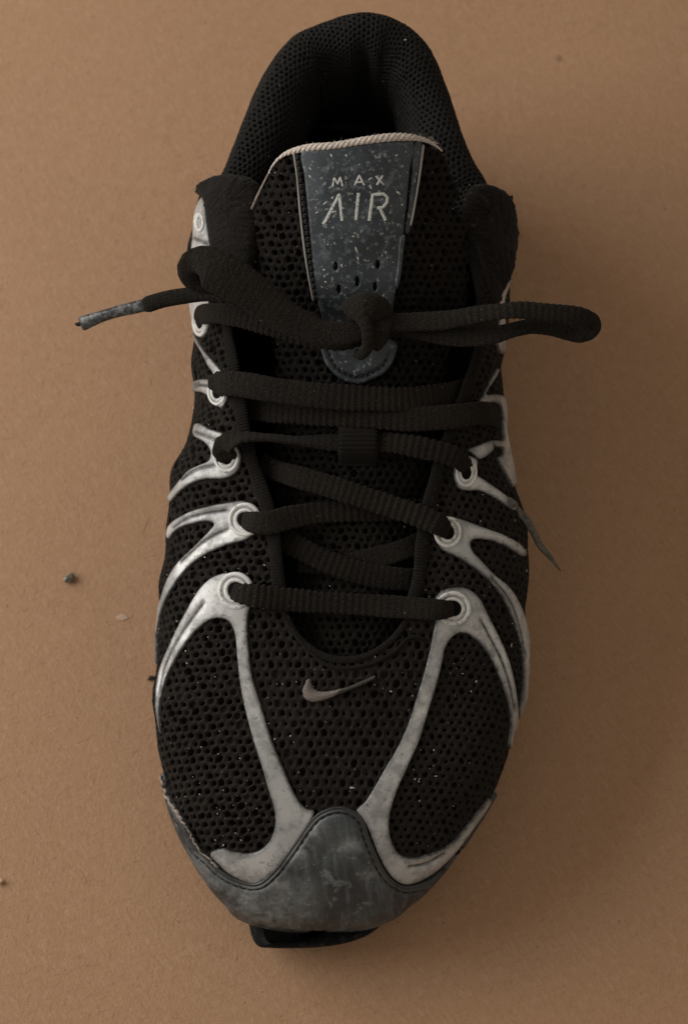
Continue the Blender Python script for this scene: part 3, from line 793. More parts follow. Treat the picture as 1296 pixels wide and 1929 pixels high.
# ------------------------------------------------------------------ tongue
TR = [(225, 470, 880, .1290, .1150), (262, 470, 880, .1262, .1110), (330, 462, 882, .1205, .1040), (400, 455, 885, .1150, .0975), (480, 455, 885, .1080, .0920), (560, 468, 880, .1012, .0860)]
TL = [(640, 512, 850), (720, 520, 838), (800, 520, 830), (880, 515, 822), (960, 528, 806), (1040, 536, 796), (1120, 540, 790), (1200, 545, 780), (1265, 560, 760)]
rows = []
tt = np.linspace(-1, 1, 141)
def trow(v, l, r, zc, ze):
    u = l + (r - l) * (tt + 1) / 2
    z = ze + (zc - ze) * (1 - np.abs(tt) ** 2.4)
    return np.array([P(a, v, b) for a, b in zip(u, z)])
for v, l, r, zc, ze in TR: rows.append(trow(v, l, r, zc, ze))
for v, l, r in TL:
    pc = up.hit(655, v, 0)[0][2]; sag = .0052 if v < 1150 else .0042
    rows.append(trow(v, l, r, pc - sag, pc - sag - .0085))
rows = np.array(rows)
NT = 300
f0 = np.concatenate([[0], np.cumsum(np.linalg.norm(np.diff(rows[:, 70], axis=0), axis=1))]); ff = np.linspace(0, f0[-1], NT)
GT = np.stack([np.stack([spl(f0, rows[:, j, k], ff) for k in range(3)], -1) for j in range(141)], 1)
GT = GT[::-1]           # from the toe end upward, so that the normal looks outward
tg_ = Surf(GT)
TMASK = [(450, 470), (458, 435), (467, 413), (480, 385), (500, 345), (514, 315), (535, 294), (572, 281), (630, 275), (698, 264), (749, 259), (793, 263), (820, 276), (837, 292), (850, 330), (862, 380), (875, 430), (890, 500), (890, 1290), (450, 1290)]
def k_t(q, p, N):
    u, v = proj(p); return inside(TMASK, u, v)
tongue = part('tongue')
perforate('tongue_mesh', tg_, k_t, M['tongue'], tongue, 3.0, 2.6, 1.10, .70, jit=.14)
# back of the tongue
sub = GT[::6, ::5] - tg_.N[::6, ::5] * .0048
uu, vv = proj(GT[::6, ::5])
ok = inside(np.array(TMASK), uu, vv)
nc = sub.shape[1]
F = [f for f in grid_faces(sub.shape[0], nc) if all(ok[k // nc, k % nc] for k in f)]
mesh_obj('tongue_lining', sub.reshape(-1, 3), [f[::-1] for f in F], M['dark'], tongue)
# braided cord along the top edge: two strands twisted round each other
def braid(name, pl, w0, parent, h=.0004, drop=.0):
    c = crom(pl, 6)
    base = np.array([tg_.hit(*p, h)[0] for p in c]); nr = np.array([tg_.hit(*p, h)[1] for p in c])
    b = crom(base, .0005); s = np.concatenate([[0], np.cumsum(np.linalg.norm(np.diff(b, axis=0), axis=1))])
    fr = np.linspace(0, 1, len(base)); f1 = np.linspace(0, 1, len(b))
    n1 = np.stack([np.interp(f1, fr, nr[:, k]) for k in range(3)], 1)
    T = np.gradient(b, axis=0); T /= np.linalg.norm(T, axis=1, keepdims=True)
    sd = np.cross(T, n1)
    w = np.interp(f1, np.linspace(0, 1, len(w0)), w0)
    Vs, Fs, o = [], [], 0
    for k in range(3):
        a = 2 * np.pi * s / .0052 + k * 2 * np.pi / 3
        cpath = b + (sd * np.cos(a)[:, None] + n1 * np.sin(a)[:, None]) * (w * .27)[:, None] + rng.normal(0, .00004, b.shape)
        T2 = np.gradient(cpath, axis=0); T2 /= np.linalg.norm(T2, axis=1, keepdims=True)
        u1 = np.cross(T2, sd); u1 /= np.linalg.norm(u1, axis=1, keepdims=True); u2 = np.cross(T2, u1)
        aa = np.linspace(0, 2 * np.pi, 8, endpoint=False)
        Vk = (cpath[:, None] + (u1[:, None] * np.cos(aa)[None, :, None] + u2[:, None] * np.sin(aa)[None, :, None]) * (w * .29)[:, None, None]).reshape(-1, 3)
        Fs += [tuple(i + o for i in f) for f in grid_faces(len(cpath), 8, True)]
        Vs.append(Vk); o += len(Vk)
    return mesh_obj(name, np.vstack(Vs), Fs, M['cord'], parent)
TOP = [(508, 326), (516, 311), (534, 293), (572, 280), (630, 274), (698, 263), (749, 258), (793, 262), (816, 272), (831, 284)]
trim = braid('top_trim_cord', TOP, [.0004, .0009, .0020, .0025, .0022, .0024, .0026, .0023, .0012, .0004], tongue)
p, nrm = along(tg_, crom([(460, 430), (467, 413), (480, 385), (494, 354), (502, 338), (509, 324)], 8), .0004)
sweep('edge_thread', p, .0008, .0007, M['fray'], tongue, step=.0006, nseg=6, noise_w=.2)

# slate label with its print
PL = [(571, 286), (630, 280), (698, 270), (749, 266), (776, 267), (770, 320), (764, 380), (757, 450), (748, 520), (740, 575), (735, 610), (612, 610), (606, 590), (599, 563), (590, 490), (582, 400), (575, 330)]
LH = [(633, 501, 3.6, 8), (711, 498, 3.8, 8), (673, 530, 3.8, 9), (639, 544, 3.3, 8), (706, 539, 3.4, 8), (673, 570, 3.3, 8)]
label = overlay('tongue_label', tg_, PL, M['label'], shoe, t=.75, bev=.5, lift=.5, holes=[ell(*h, 14) for h in LH], grid=1.0, smooth_px=4, edge_dirt=.25, rough=.03)
for h in LH:
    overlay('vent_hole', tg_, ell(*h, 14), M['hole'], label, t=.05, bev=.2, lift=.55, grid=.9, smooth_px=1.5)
def strokes(name, lines, w, parent, mt, h=.00135):
    Vs, Fs, o = [], [], 0
    for ln in lines:
        c = []
        for a, b in zip(ln[:-1], ln[1:]):
            k = max(2, int(math.dist(a, b) / 2.0)); c += [tuple(np.array(a) + (np.array(b) - np.array(a)) * i / k) for i in range(k)]
        c.append(ln[-1])
        hp = [tg_.hit(*p, h) for p in c]
        p = np.array([x[0] for x in hp]); N = np.array([x[1] for x in hp])
        T = np.gradient(p, axis=0); T /= np.linalg.norm(T, axis=1, keepdims=True)
        S_ = np.cross(T, N)
        ww = w / 2 * rng.uniform(.86, 1.1, len(p))
        e = np.zeros(len(p)); 
        prof = [(-1, -.0003), (-.95, 0), (-.5, .00012), (.5, .00012), (.95, 0), (1, -.0003)]
        Vk = np.stack([p + S_ * (ww * a)[:, None] + N * b for a, b in prof], 1).reshape(-1, 3)
        Fk = grid_faces(len(p), 6) + [(0, 1, 2, 3, 4, 5), tuple((len(p)-1)*6 + i for i in (5, 4, 3, 2, 1, 0))]
        Fs += [tuple(i + o for i in f) for f in Fk]; Vs.append(Vk); o += len(Vk)
    return mesh_obj(name, np.vstack(Vs), Fs, mt, parent, False)
for ln in ([[(628, 351), (631, 334), (637, 346), (642, 333.5), (646, 350)]],
           [[(668, 349), (677, 330), (685.5, 348)], [(671, 343), (682.5, 342.5)]],
           [[(707, 331), (722, 348)], [(720, 330), (709, 348)]]):
    strokes('letter', ln, .00062, label, M['print'])
for ln in ([[(610, 421), (615, 415), (640, 366), (645, 415)]], [[(675.5, 363), (670.5, 414)]],
           [[(695, 415), (701.5, 366), (722, 365), (728, 372), (727, 381), (720, 390), (709, 391.5)], [(714, 391), (725, 414)]]):
    strokes('letter', ln, .00102, label, M['print'])
# piping either side of the label, with stitches in the gap
for pl, wd in (([(556, 286), (562, 330), (568, 400), (577, 480), (585, 530), (592, 566)], .0007), ([(795, 272), (786, 340), (776, 400), (771, 425)], .0008)):
    p, nrm = along(tg_, crom(pl, 10), .0008)
    sweep('piping', p, wd, .0009, M['piping'], tongue, ups=nrm, step=.0008, nseg=8, noise_w=.1)
overlay('vinyl_strip', tg_, [(780, 268), (791, 266), (783, 340), (773, 410), (768, 440), (762, 440), (768, 390), (774, 330)], M['label'], tongue, t=.5, bev=.4, lift=.4, grid=1.2)
overlay('vinyl_strip', tg_, [(752, 446), (760, 440), (757, 480), (751, 530), (746, 545), (742, 540), (746, 500)], M['label'], tongue, t=1.0, bev=.6, lift=.8, grid=1.0)
for v0 in np.arange(292, 560, 11):
    for pl in ([(563, 286), (572, 360), (582, 450), (596, 566)],):
        a = np.array(pl); u0, u1 = np.interp([v0, v0 + 7], a[:, 1], a[:, 0])
        sweep('stitch', [tg_.hit(u0, v0, .0009)[0], tg_.hit((u0 + u1) / 2, v0 + 3.5, .0012)[0], tg_.hit(u1, v0 + 7, .0009)[0]], .0011, .0010, M['thread'], label, step=.0006, nseg=6, p=2)
# half-moon patch under the knot
HM = [(604, 640), (606, 662), (616, 688), (636, 710), (673, 724), (710, 711), (731, 695), (743, 672), (747, 645), (700, 632), (650, 632)]
patch = overlay('lower_tongue_patch', tg_, HM, M['label'], shoe, t=.9, bev=.7, lift=.5, grid=1.0, grooves=[inset_line(HM[1:8], -13)], gw=.6, gd=.55, edge_dirt=.0)
SL = crom(inset_line(HM[1:8], -13), 1.0)
for i in range(6, len(SL) - 8, 13):
    sweep('stitch', [tg_.hit(*SL[k], .0010)[0] for k in (i, min(i + 4, len(SL)-1), min(i + 8, len(SL)-1))], .0010, .0009, M['thread'], patch, step=.0006, nseg=6, p=2)

# webbing loop that holds the lace on the tongue
lp = [(674, 878), (674, 868), (674, 850), (674, 832), (674, 812), (674, 799), (674, 790)]
hh = [-.0003, .0008, .0058, .0066, .0060, .0028, .0003]
p = [tg_.hit(u, v, h)[0] for (u, v), h in zip(lp, hh)]
sweep('lace_loop', p, .0122, .0016, M['binding'], tongue, ups=[tg_.hit(u, v)[1] for u, v in lp], ribs=.34, rib_pitch=.00135, step=.00025, nseg=16, p=4, noise_w=.008)

# ------------------------------------------------------------------ heel collar
CR = [(398, 490, .0860), (404, 440, .0872), (408, 390, .0880), (411, 345, .0885), (430, 300, .0905), (452, 250, .0925), (475, 200, .0945), (498, 150, .0965), (526, 100, .0990), (560, 62, .1010), (620, 36, .1030), (680, 28, .1040),
      (740, 37, .1030), (785, 66, .1010), (814, 105, .0990), (834, 150, .0965), (851, 200, .0945), (867, 250, .0925), (886, 300, .0905), (911, 345, .0885), (918, 390, .0880), (922, 440, .0872), (926, 490, .0860)]
crest = np.array([P(u, v, z - .004) for u, v, z in CR])
BASE = [(-.045, .066), (-.044, .080), (-.043, .095), (-.041, .110), (-.036, .134), (-.026, .151), (-.009, .160), (.010, .160), (.029, .151), (.040, .134), (.045, .110), (.047, .095), (.048, .080), (.049, .066)]
NPH = 320
def resamp(a, n):
    a = crom(a, .001); d = np.concatenate([[0], np.cumsum(np.linalg.norm(np.diff(a, axis=0), axis=1))])
    return np.stack([np.interp(np.linspace(0, d[-1], n), d, a[:, k]) for k in range(a.shape[1])], 1)
cr = resamp(crest, NPH); ba = resamp(np.array([(x, y, .022) for x, y in BASE]), NPH)
T = np.gradient(cr[:, :2], axis=0); T /= np.linalg.norm(T, axis=1, keepdims=True)
IN = np.stack([T[:, 1], -T[:, 0], np.zeros(NPH)], 1)
if (IN[NPH // 2, 1]) > 0: IN = -IN
ZU = np.array([0, 0, 1.0])
sidef = np.clip(np.abs(np.linspace(-1, 1, NPH)), 0, 1)[:, None]
rollw = 1.0 + .25 * sidef
secs = np.stack([ba, ba * .6 + cr * .4 - IN * .003, ba * .2 + cr * .8 - IN * .0015 - ZU * 0, cr, cr + IN * .0022 + ZU * .0036, cr + IN * .0062 * rollw + ZU * .0046, cr + IN * .0105 * rollw + ZU * .0022,
                 cr + IN * .0135 * rollw - ZU * .006, cr + IN * .0148 * rollw - ZU * .018, cr + IN * .0140 - ZU * .036, np.concatenate([(ba + IN * .010)[:, :2], np.full((NPH, 1), .032)], 1)], 1)
NCS = 200
CG = np.empty((NPH, NCS, 3))
for i in range(NPH):
    s_ = secs[i]; d = np.concatenate([[0], np.cumsum(np.linalg.norm(np.diff(s_, axis=0), axis=1))]); x = np.linspace(0, d[-1], NCS)
    for k in range(3): CG[i, :, k] = spl(d, s_[:, k], x)
# a soft vertical crease inside the back of the heel, and gentle lumps in the padding
ph_ = np.linspace(-1, 1, NPH)[:, None]; cc_ = np.linspace(0, 1, NCS)[None]
lump = (.0006 * np.sin(ph_ * 23 + 1) * np.sin(cc_ * 14) + .0005 * np.sin(ph_ * 11 + 2 + cc_ * 9)) * np.clip(np.sin(cc_ * np.pi), 0, 1)
cre = -.0035 * np.exp(-((ph_ - .03) / .035) ** 2) * np.clip((cc_ - .52) * 8, 0, 1) * np.clip((1 - cc_) * 4, 0, 1)
tmp = Surf(CG[:, ::-1] if False else CG)
sgn = 1.0 if (tmp.N[NPH // 2, int(NCS * .25)] @ np.array([0, 1, 0])) > 0 else -1.0
CG = CG + tmp.N * ((lump + cre * 1.0) * sgn)[..., None]
if sgn < 0: CG = CG[:, ::-1]
co = Surf(CG)
collar = part('heel_collar')
mesh_obj('collar_padding', (CG - co.N * .0011).reshape(-1, 3), grid_faces(NPH, NCS), M['knit'], collar)
top_side = (lambda q: q[:, 0] > -.30) if sgn > 0 else (lambda q: q[:, 0] < .30)
def k_c(q, p, N): return (p[:, 2] > .055)
perforate('collar_knit', co, k_c, M['knit'], collar, 1.95, 1.70, .55, .50, depth=.8, jit=.05, ridge=.14)
# pull the heel shut at the bottom
ins = [(x * .9, y * .97 + .002, .030) for x, y in BASE]
c0 = [(0, .06, .030)]
for z0 in (0,):
    L_, R_ = [], []
    for yy in np.linspace(-.115, .15, 40):
        l = np.interp(yy, Y, XL) * .86 if yy < Y[-1] else None
        k = spl([y for x, y in BASE[:7]], [x for x, y in BASE[:7]], np.array([max(yy, .066)]))[0]
        k2 = spl([y for x, y in BASE[7:]][::-1], [x for x, y in BASE[7:]][::-1], np.array([max(yy, .066)]))[0]
        a = l if yy < .066 else k * .93; b = np.interp(yy, Y, XR) * .86 if yy < .066 else k2 * .93
        L_.append((a, yy)); R_.append((b, yy))
    V = [(a + (b - a) * t, y, .031 + .004 * abs(2 * t - 1) ** 2) for (a, y), (b, _) in zip(L_, R_) for t in np.linspace(0, 1, 9)]
    mesh_obj('insole', V, grid_faces(40, 9), M['dark'], shoe)

# fuzzy front ends of the collar
PADL = [(373, 368), (379, 352), (392, 341), (412, 333), (440, 329), (470, 334), (490, 352), (493, 400), (486, 450), (478, 500), (462, 545), (440, 560), (420, 540), (405, 505), (399, 470), (396, 430), (392, 398), (386, 372)]
PADR = [(876, 366), (890, 350), (912, 346), (936, 354), (954, 372), (962, 410), (966, 450), (962, 490), (951, 530), (938, 560), (926, 600), (908, 606), (898, 560), (886, 500), (876, 440), (870, 392)]
pr = up
for pl in (PADL, PADR):
    overlay('collar_front_pad', up, pl, M['terry'], shoe, t=3.4, bev=7.5, lift=0.1, grid=.6, smooth_px=5, rough=.7)
# back seams of the pads on the right
for pl in ([(880, 458), (888, 500), (905, 548), (920, 580)],):
    p, nrm = along(up, crom(pl, 8), .0046)
    sweep('pad_seam', p, .0012, .0010, M['binding'], shoe, ups=nrm, step=.0006, nseg=6, ribs=.25, rib_pitch=.0016)

# ------------------------------------------------------------------ sole
ys = np.concatenate([Y[3:NR:9][Y[3:NR:9] < .062]])
lft = [(np.interp(y, Y, XL) - (.0018 * np.exp(-((y + .055) / .035) ** 2)) + .0006, y) for y in ys]
rgt = [(np.interp(y, Y, XR) - .0010, y) for y in ys]
hb = [(x * 1.03, y * 1.0) for x, y in BASE[1:-1]]
ring = np.array(lft[::1] + hb + rgt[::-1])
ring = resamp(np.vstack([np.column_stack([ring, np.zeros(len(ring))]), [[*ring[0], 0]]]), 241)[:-1, :2]
def lift_z(y): return .010 * np.clip((-.075 - y) / .065, 0, 1) ** 1.6 + .004 * np.clip((y - .13) / .03, 0, 1) ** 2
cen = ring.mean(0)
def prism(name, levels, mt, parent, wob=0):
    V, n = [], len(ring)
    tgn = np.roll(ring, -1, 0) - np.roll(ring, 1, 0); tgn /= np.linalg.norm(tgn, axis=1, keepdims=True)
    nrm = np.stack([-tgn[:, 1], tgn[:, 0]], 1)
    if ((cen - ring) * nrm).sum() < 0: nrm = -nrm
    for z, insn in levels:
        w_ = wob * np.sin(np.arange(n) * .9) * (1 if insn < .003 else 0)
        rr = ring + nrm * (insn + w_)[:, None] if np.ndim(insn + w_) else ring + nrm * insn
        zz = np.full(n, z) * np.clip(1 - lift_z(ring[:, 1]) / .03, .3, 1) + lift_z(ring[:, 1])
        V.append(np.column_stack([rr, zz]))
    V = np.vstack(V)
    F = grid_faces(len(levels), n, True) + [tuple(range(n))[::-1], tuple((len(levels) - 1) * n + i for i in range(n))]
    return mesh_obj(name, V, F, mt, parent)
prism('outsole', [(.0, .004), (.0015, .0022), (.006, .0016), (.0075, .0022)], M['rubber'], shoe, .0006)
prism('midsole', [(.0075, .0030), (.009, .0012), (.016, .0004), (.0225, .0010), (.0245, .0028), (.025, .006)], M['foam'], shoe)
# the rubber of the outsole turned up in front of the toe cap
LIP = [(468, 1722), (470, 1745), (478, 1772), (488, 1783), (512, 1786), (560, 1786), (605, 1784), (650, 1777), (688, 1764), (712, 1748), (724, 1732), (700, 1715), (600, 1722), (520, 1716)]
c = crom(LIP, 6, True)
ctr = c.mean(0)
V = []
lv = [(.006, .93), (.007, .985), (.010, 1.0), (.0150, 1.0), (.0172, .985), (.0182, .95), (.0186, .80)]
for z, k in lv:
    for q in c:
        qq = ctr + (q - ctr) * k; dy = max(0, (1745 - q[1]) / 30)
        V.append(P(qq[0], qq[1], z + .001 * min(dy, 1)))
n = len(c)
mesh_obj('toe_bumper', V, [f[::-1] for f in grid_faces(len(lv), n, True)] + [tuple((len(lv) - 1) * n + i for i in range(n)), tuple(range(n))[::-1]], M['rubber'], shoe)

# ------------------------------------------------------------------ embroidered mark on the vamp
lowr = crom([(578, 1284), (571, 1303), (576, 1315), (589, 1320.5), (611, 1317), (633, 1309), (656, 1300), (680, 1290), (704, 1278)], 1.0)
uppr = crom([(584, 1279), (585.5, 1288), (590, 1297), (598, 1303), (611, 1304.5), (633, 1301), (656, 1295), (680, 1284.5), (706, 1273)], 1.0)
def pick(a, f):
    d = np.concatenate([[0], np.cumsum(np.linalg.norm(np.diff(a, axis=0), axis=1))])
    return np.array([np.interp(f * d[-1], d, a[:, k]) for k in range(2)])
mark = part('embroidered_mark')
for nm, fa, fb, mt in (('pale_stitching', 0, .52, M['thread_grey']), ('dark_stitching', .52, 1, M['thread_dark'])):
    Vs, Fs, o = [], [], 0
    for f in np.arange(fa, fb, .0135):
        a, b = pick(lowr, f), pick(uppr, min(1, f + .012))
        hs_ = [.0002, .0011, .0013, .0010, .0002]
        pp = np.array([up.hit(*(a + (b - a) * t + rng.normal(0, .25, 2)), h)[0] for t, h in zip((0, .2, .5, .8, 1), hs_)])
        T = np.gradient(pp, axis=0); T /= np.linalg.norm(T, axis=1, keepdims=True)
        u1 = np.cross(T, [0, 0, 1.0]); u1 /= np.linalg.norm(u1, axis=1, keepdims=True); u2 = np.cross(u1, T)
        aa = np.linspace(0, 2 * np.pi, 6, endpoint=False); rd = .00025 * rng.uniform(.85, 1.15)
        Vk = (pp[:, None] + (u1[:, None] * np.cos(aa)[None, :, None] + u2[:, None] * np.sin(aa)[None, :, None]) * rd).reshape(-1, 3)
        Fs += [tuple(i + o for i in q) for q in grid_faces(5, 6, True)]; Vs.append(Vk); o += 30
    mesh_obj(nm, np.vstack(Vs), Fs, mt, mark)

# ------------------------------------------------------------------ laces
def on(u, v, h):
    """a place h metres above the foot surface, seen at that picture point"""
    p, N = up.hit(u, v)
    for z in np.arange(0, .03, .0005):
        q = P(u, v, p[2] + h + 0)
        return q
def lace(name, pts, width=.0067, thick=.0014, roll=None, parent=None, ribs=.34, **kw):
    pp, nn = [], []
    for p in pts:
        if len(p) == 4: pp.append(P(p[0], p[1], p[2])); nn.append((0, -.25, 1))
        else:
            pp.append(on(*p)); N = up.hit(p[0], p[1])[1]; nn.append(N * .7 + np.array([0, -.1, .3]))
    if np.ndim(width): width = [x * .93 for x in width]
    return sweep(name, pp, width, thick, M['lace'], parent or shoe, ups=nn, ribs=ribs, roll=roll, p=kw.pop('p', 3.6), **kw)
laces = part('shoelace')
# lowest bar, then upward; a plug at each end goes down its eyelet
lace('lace_strand', [(430, 1112, -.003), (440, 1114, .0008), (455, 1118, .0032), (480, 1122, .0036), (560, 1131, .0012), (650, 1137, .0004), (740, 1143, .0012), (815, 1148, .0034), (838, 1148, .0030), (852, 1146, .0006), (862, 1144, -.003)],
     [.0050, .0058, .0074, .0080, .0078, .0076, .0076, .0076, .0068, .0056, .005], parent=laces)
lace('lace_strand', [(530, 1012, -.006), (560, 1030, -.0045), (620, 1060, -.0040), (690, 1082, -.0040), (770, 1092, -.005), (800, 1090, -.007)], .0076, parent=laces)
lace('lace_strand', [(800, 1018, -.006), (760, 1035, -.0050), (700, 1052, -.0052), (640, 1062, -.0058), (560, 1060, -.007)], .0070, parent=laces)
lace('lace_strand', [(452, 979, -.002), (462, 980, .0014), (478, 984, .0034), (505, 985, .0030), (545, 975, .0002), (600, 966, -.003), (680, 962, -.0045), (760, 960, -.006), (800, 960, -.008)],
     [.0050, .0060, .0074, .0080, .0080, .0076, .0074, .0074, .0074], parent=laces)
lace('lace_strand', [(490, 872, -.006), (520, 886, -.003), (560, 898, .0000), (640, 922, .0002), (740, 955, .0006), (800, 976, .0026), (826, 988, .0034), (840, 998, .0016), (848, 1002, -.002)],
     [.0074, .0076, .0078, .0078, .0078, .0078, .0074, .006, .005], parent=laces)
lace('lace_strand', [(436, 872, -.002), (428, 862, .0020), (420, 846, .0042), (430, 832, .0052), (455, 824, .0044), (500, 824, .0018), (560, 830, -.0008), (630, 833, -.0016), (700, 832, -.0012), (740, 834, .0002), (800, 845, .0022), (850, 858, .0036), (872, 872, .0028), (880, 888, -.001)],
     [.0056, .0072, .0080, .0076, .0070, .0068, .0068, .007, .0072, .0074, .0074, .0070, .0062, .005], parent=laces, roll=[0, 0, 0, -20, -60, -72, -66, -30, -10, -4, 0, 0, 0, 0])
lace('lace_strand', [(455, 764, -.007), (490, 772, -.0045), (540, 775, -.002), (620, 780, .0004), (700, 785, .0010), (780, 789, .0014), (860, 784, .0036), (905, 778, .0052), (928, 782, .0044), (938, 796, .0008), (938, 806, -.003)],
     [.0078, .0082, .0084, .0084, .0084, .0084, .0086, .0084, .0078, .0066, .005], parent=laces)
lace('lace_strand', [(412, 752, -.003), (410, 738, .0016), (408, 726, .0040), (422, 722, .0054), (460, 725, .0046), (520, 735, .0040), (600, 745, .0036), (680, 750, .0030), (760, 752, .0020), (830, 745, -.0010), (880, 735, -.004)],
     [.0056, .0074, .0084, .0086, .0086, .0088, .0088, .0086, .0084, .0080, .0076], parent=laces)
lace('lace_strand', [(384, 622, -.002), (378, 606, .0022), (376, 596, .0040), (392, 591, .0056), (430, 592, .0056), (500, 608, .0040), (580, 632, .0036), (640, 640, .0040), (690, 628, .0050)],
     [.0046, .0058, .0066, .0074, .0076, .0078, .0078, .0076, .0070], parent=laces)
lace('lace_strand', [(936, 640, -.002), (930, 622, .0020), (915, 616, .0042), (880, 622, .0042), (800, 622, .0036), (740, 616, .0044), (700, 616, .0060)], [.0046, .006, .0072, .0074, .0074, .007, .006], parent=laces)
# left bow loop, folded flat, its fold over the left collar pad
def air(name, pts, width, thick, ups=None, roll=None, **kw):
    return sweep(name, [P(*p) for p in pts], width, thick, M['lace'], laces, ups=ups, roll=roll, ribs=kw.pop('ribs', .20), **kw)
air('bow_loop', [(690, 622, .1075), (650, 628, .1075), (600, 626, .1072), (550, 603, .1085), (500, 567, .1115), (450, 533, .1145), (412, 512, .1160), (388, 503, .1158), (373, 506, .1140), (378, 516, .1115), (410, 528, .1095), (470, 562, .1060), (540, 606, .1035), (610, 634, .1030), (670, 634, .1050)],
    [.0062, .0072, .0082, .0100, .0116, .0128, .0134, .0136, .0134, .0122, .0106, .0092, .0080, .0072, .0066], [.0020] * 15, ribs=.05, p=3.2, roll=[0, 0, 0, 0, -6, -10, -10, -5, 0, 0, 0, 0, 0, 0, 0])
# right bow loop
air('bow_loop', [(700, 604, .1085), (740, 607, .1072), (790, 606, .1075), (840, 603, .1085), (900, 592, .1105), (950, 586, .1115), (976, 584, .1115), (1013, 587, .1105), (1060, 592, .1090), (1094, 598, .1075), (1112, 609, .1055), (1108, 620, .1030), (1090, 626, .1020), (1077, 625, .1020), (1037, 617, .1030), (1000, 615, .1045), (963, 622, .1055),
                 (926, 632, .1055), (870, 634, .1045), (810, 625, .1040), (750, 611, .1045), (700, 606, .106)],
    [.0050, .0058, .0062, .0064, .0062, .0060, .0060, .0060, .0062, .0066, .0070, .0070, .0068, .0064, .0058, .0052, .0056, .0062, .0068, .0066, .006, .0056], [.0017] * 22,
    roll=[0, -5, -10, -14, -20, -24, -20, -12, -5, 0, 0, 0, 5, 10, 16, 20, 20, 14, 6, 2, 0, 0])
# knot with its small collar of lace
air('knot', [(664, 596, .1060), (672, 588, .1095), (690, 584, .1112), (708, 588, .1100), (716, 602, .1068)], [.0088, .0105, .0112, .0105, .0085], [.0040, .0050, .0054, .0050, .004], ribs=.05, ups=[(0, -.4, 1)] * 5)
air('knot_wrap', [(668, 606, .1060), (664, 598, .1090), (672, 594, .1112), (684, 602, .1120), (691, 618, .1115), (693, 640, .1098), (690, 658, .1070), (680, 668, .1045), (668, 664, .1030)],
    [.0034, .0038, .0040, .0040, .0038, .0036, .0036, .0034, .003], [.0026] * 9, ups=[(0, -.5, 1)] * 9, ribs=.12)
air('knot_wrap', [(720, 596, .1060), (716, 606, .1085), (712, 622, .1085), (714, 640, .1060), (722, 650, .1030)], [.006, .0074, .0074, .0068, .006], [.0026] * 5, ribs=.12)
# free end on the left with its plastic tip
air('lace_end', [(600, 610, .1050), (540, 590, .1060), (480, 566, .1060), (430, 554, .1030), (395, 552, .1010), (350, 557, .0985), (310, 564, .0965), (280, 573, .0950), (268, 577, .0943)],
    [.0058, .0056, .0054, .0052, .0052, .0054, .0054, .0056, .0042], [.0030, .003, .003, .0032, .0034, .0036, .0036, .0036, .0032], ribs=.07)
ag = sweep('aglet', [P(276, 574, .0948), P(255, 579, .0940), (P(225, 586, .0930)), P(195, 595, .0920), P(170, 604, .0910), P(152, 611, .0902)], [.0042, .0041, .0040, .0041, .0044, .0050], [.0036, .0036, .0035, .0034, .0030, .0022], M['aglet'], laces, step=.0006, nseg=14, p=2, noise_w=.05)
sweep('aglet_tip_fray', [P(156, 609, .0903), P(147, 611, .0900), P(142, 610, .0902)], [.0018, .0014, .0008], .001, M['thread'], laces, step=.0004, nseg=6)

# ------------------------------------------------------------------ dust and lint on the shoe (uncountable)
def flecks(name, places, mt, parent, lo=.00010, hi=.00032):
    V, F = [], []
    for p, N in places:
        r = lo + (hi - lo) * rng.random() ** 4
        a = np.cross(N, rng.normal(size=3)); a /= np.linalg.norm(a); b = np.cross(N, a)
        st = rng.uniform(1, 1.9) if rng.random() < .75 else rng.uniform(2, 3); k = 6; o = len(V)
        for i in range(k):
            t = 2 * np.pi * i / k; rr = r * rng.uniform(.7, 1.25)
            V.append(p + a * math.cos(t) * rr * st + b * math.sin(t) * rr + N * .00003)
        V.append(p + N * r * .6)
        F += [(o + i, o + (i + 1) % k, o + k) for i in range(k)]
    o = mesh_obj(name, V, F, mt, parent, False); o['kind'] = 'stuff'
    return o
pl = []
for _ in range(420):
    n_, r0 = rng.uniform(-.8, .8), rng.uniform(.2, .95)
    p, N = up.at(np.array(n_), np.array(r0), np.array(.0003))
    u, v = proj(p)
    if inside(th_c, [u], [v])[0] or (v < 340): continue
    pl.append((p, N))
flecks('dust_flecks', pl, M['dust'], shoe)
pl = []
for _ in range(130):
    u, v = rng.uniform(480, 860), rng.uniform(285, 1200)
    if v > 600 and rng.random() < .5: continue
    p, N = tg_.hit(u, v, .0004); pl.append((p, N))
flecks('dust_flecks', pl, M['dust'], tongue, .00008, .00026)
pl = []
for _ in range(120):
    v = rng.uniform(285, 570); u = rng.uniform(np.interp(v, [285, 570], [580, 606]), np.interp(v, [285, 570], [768, 736]))
    pl.append(tg_.hit(u, v, .00128))
for u, v in ((587, 317), (743, 356), (727, 349), (597, 391), (619, 460)): pl.append(tg_.hit(u, v, .0013))
flecks('dust_flecks', pl, M['dust'], label, .00008, .0004)

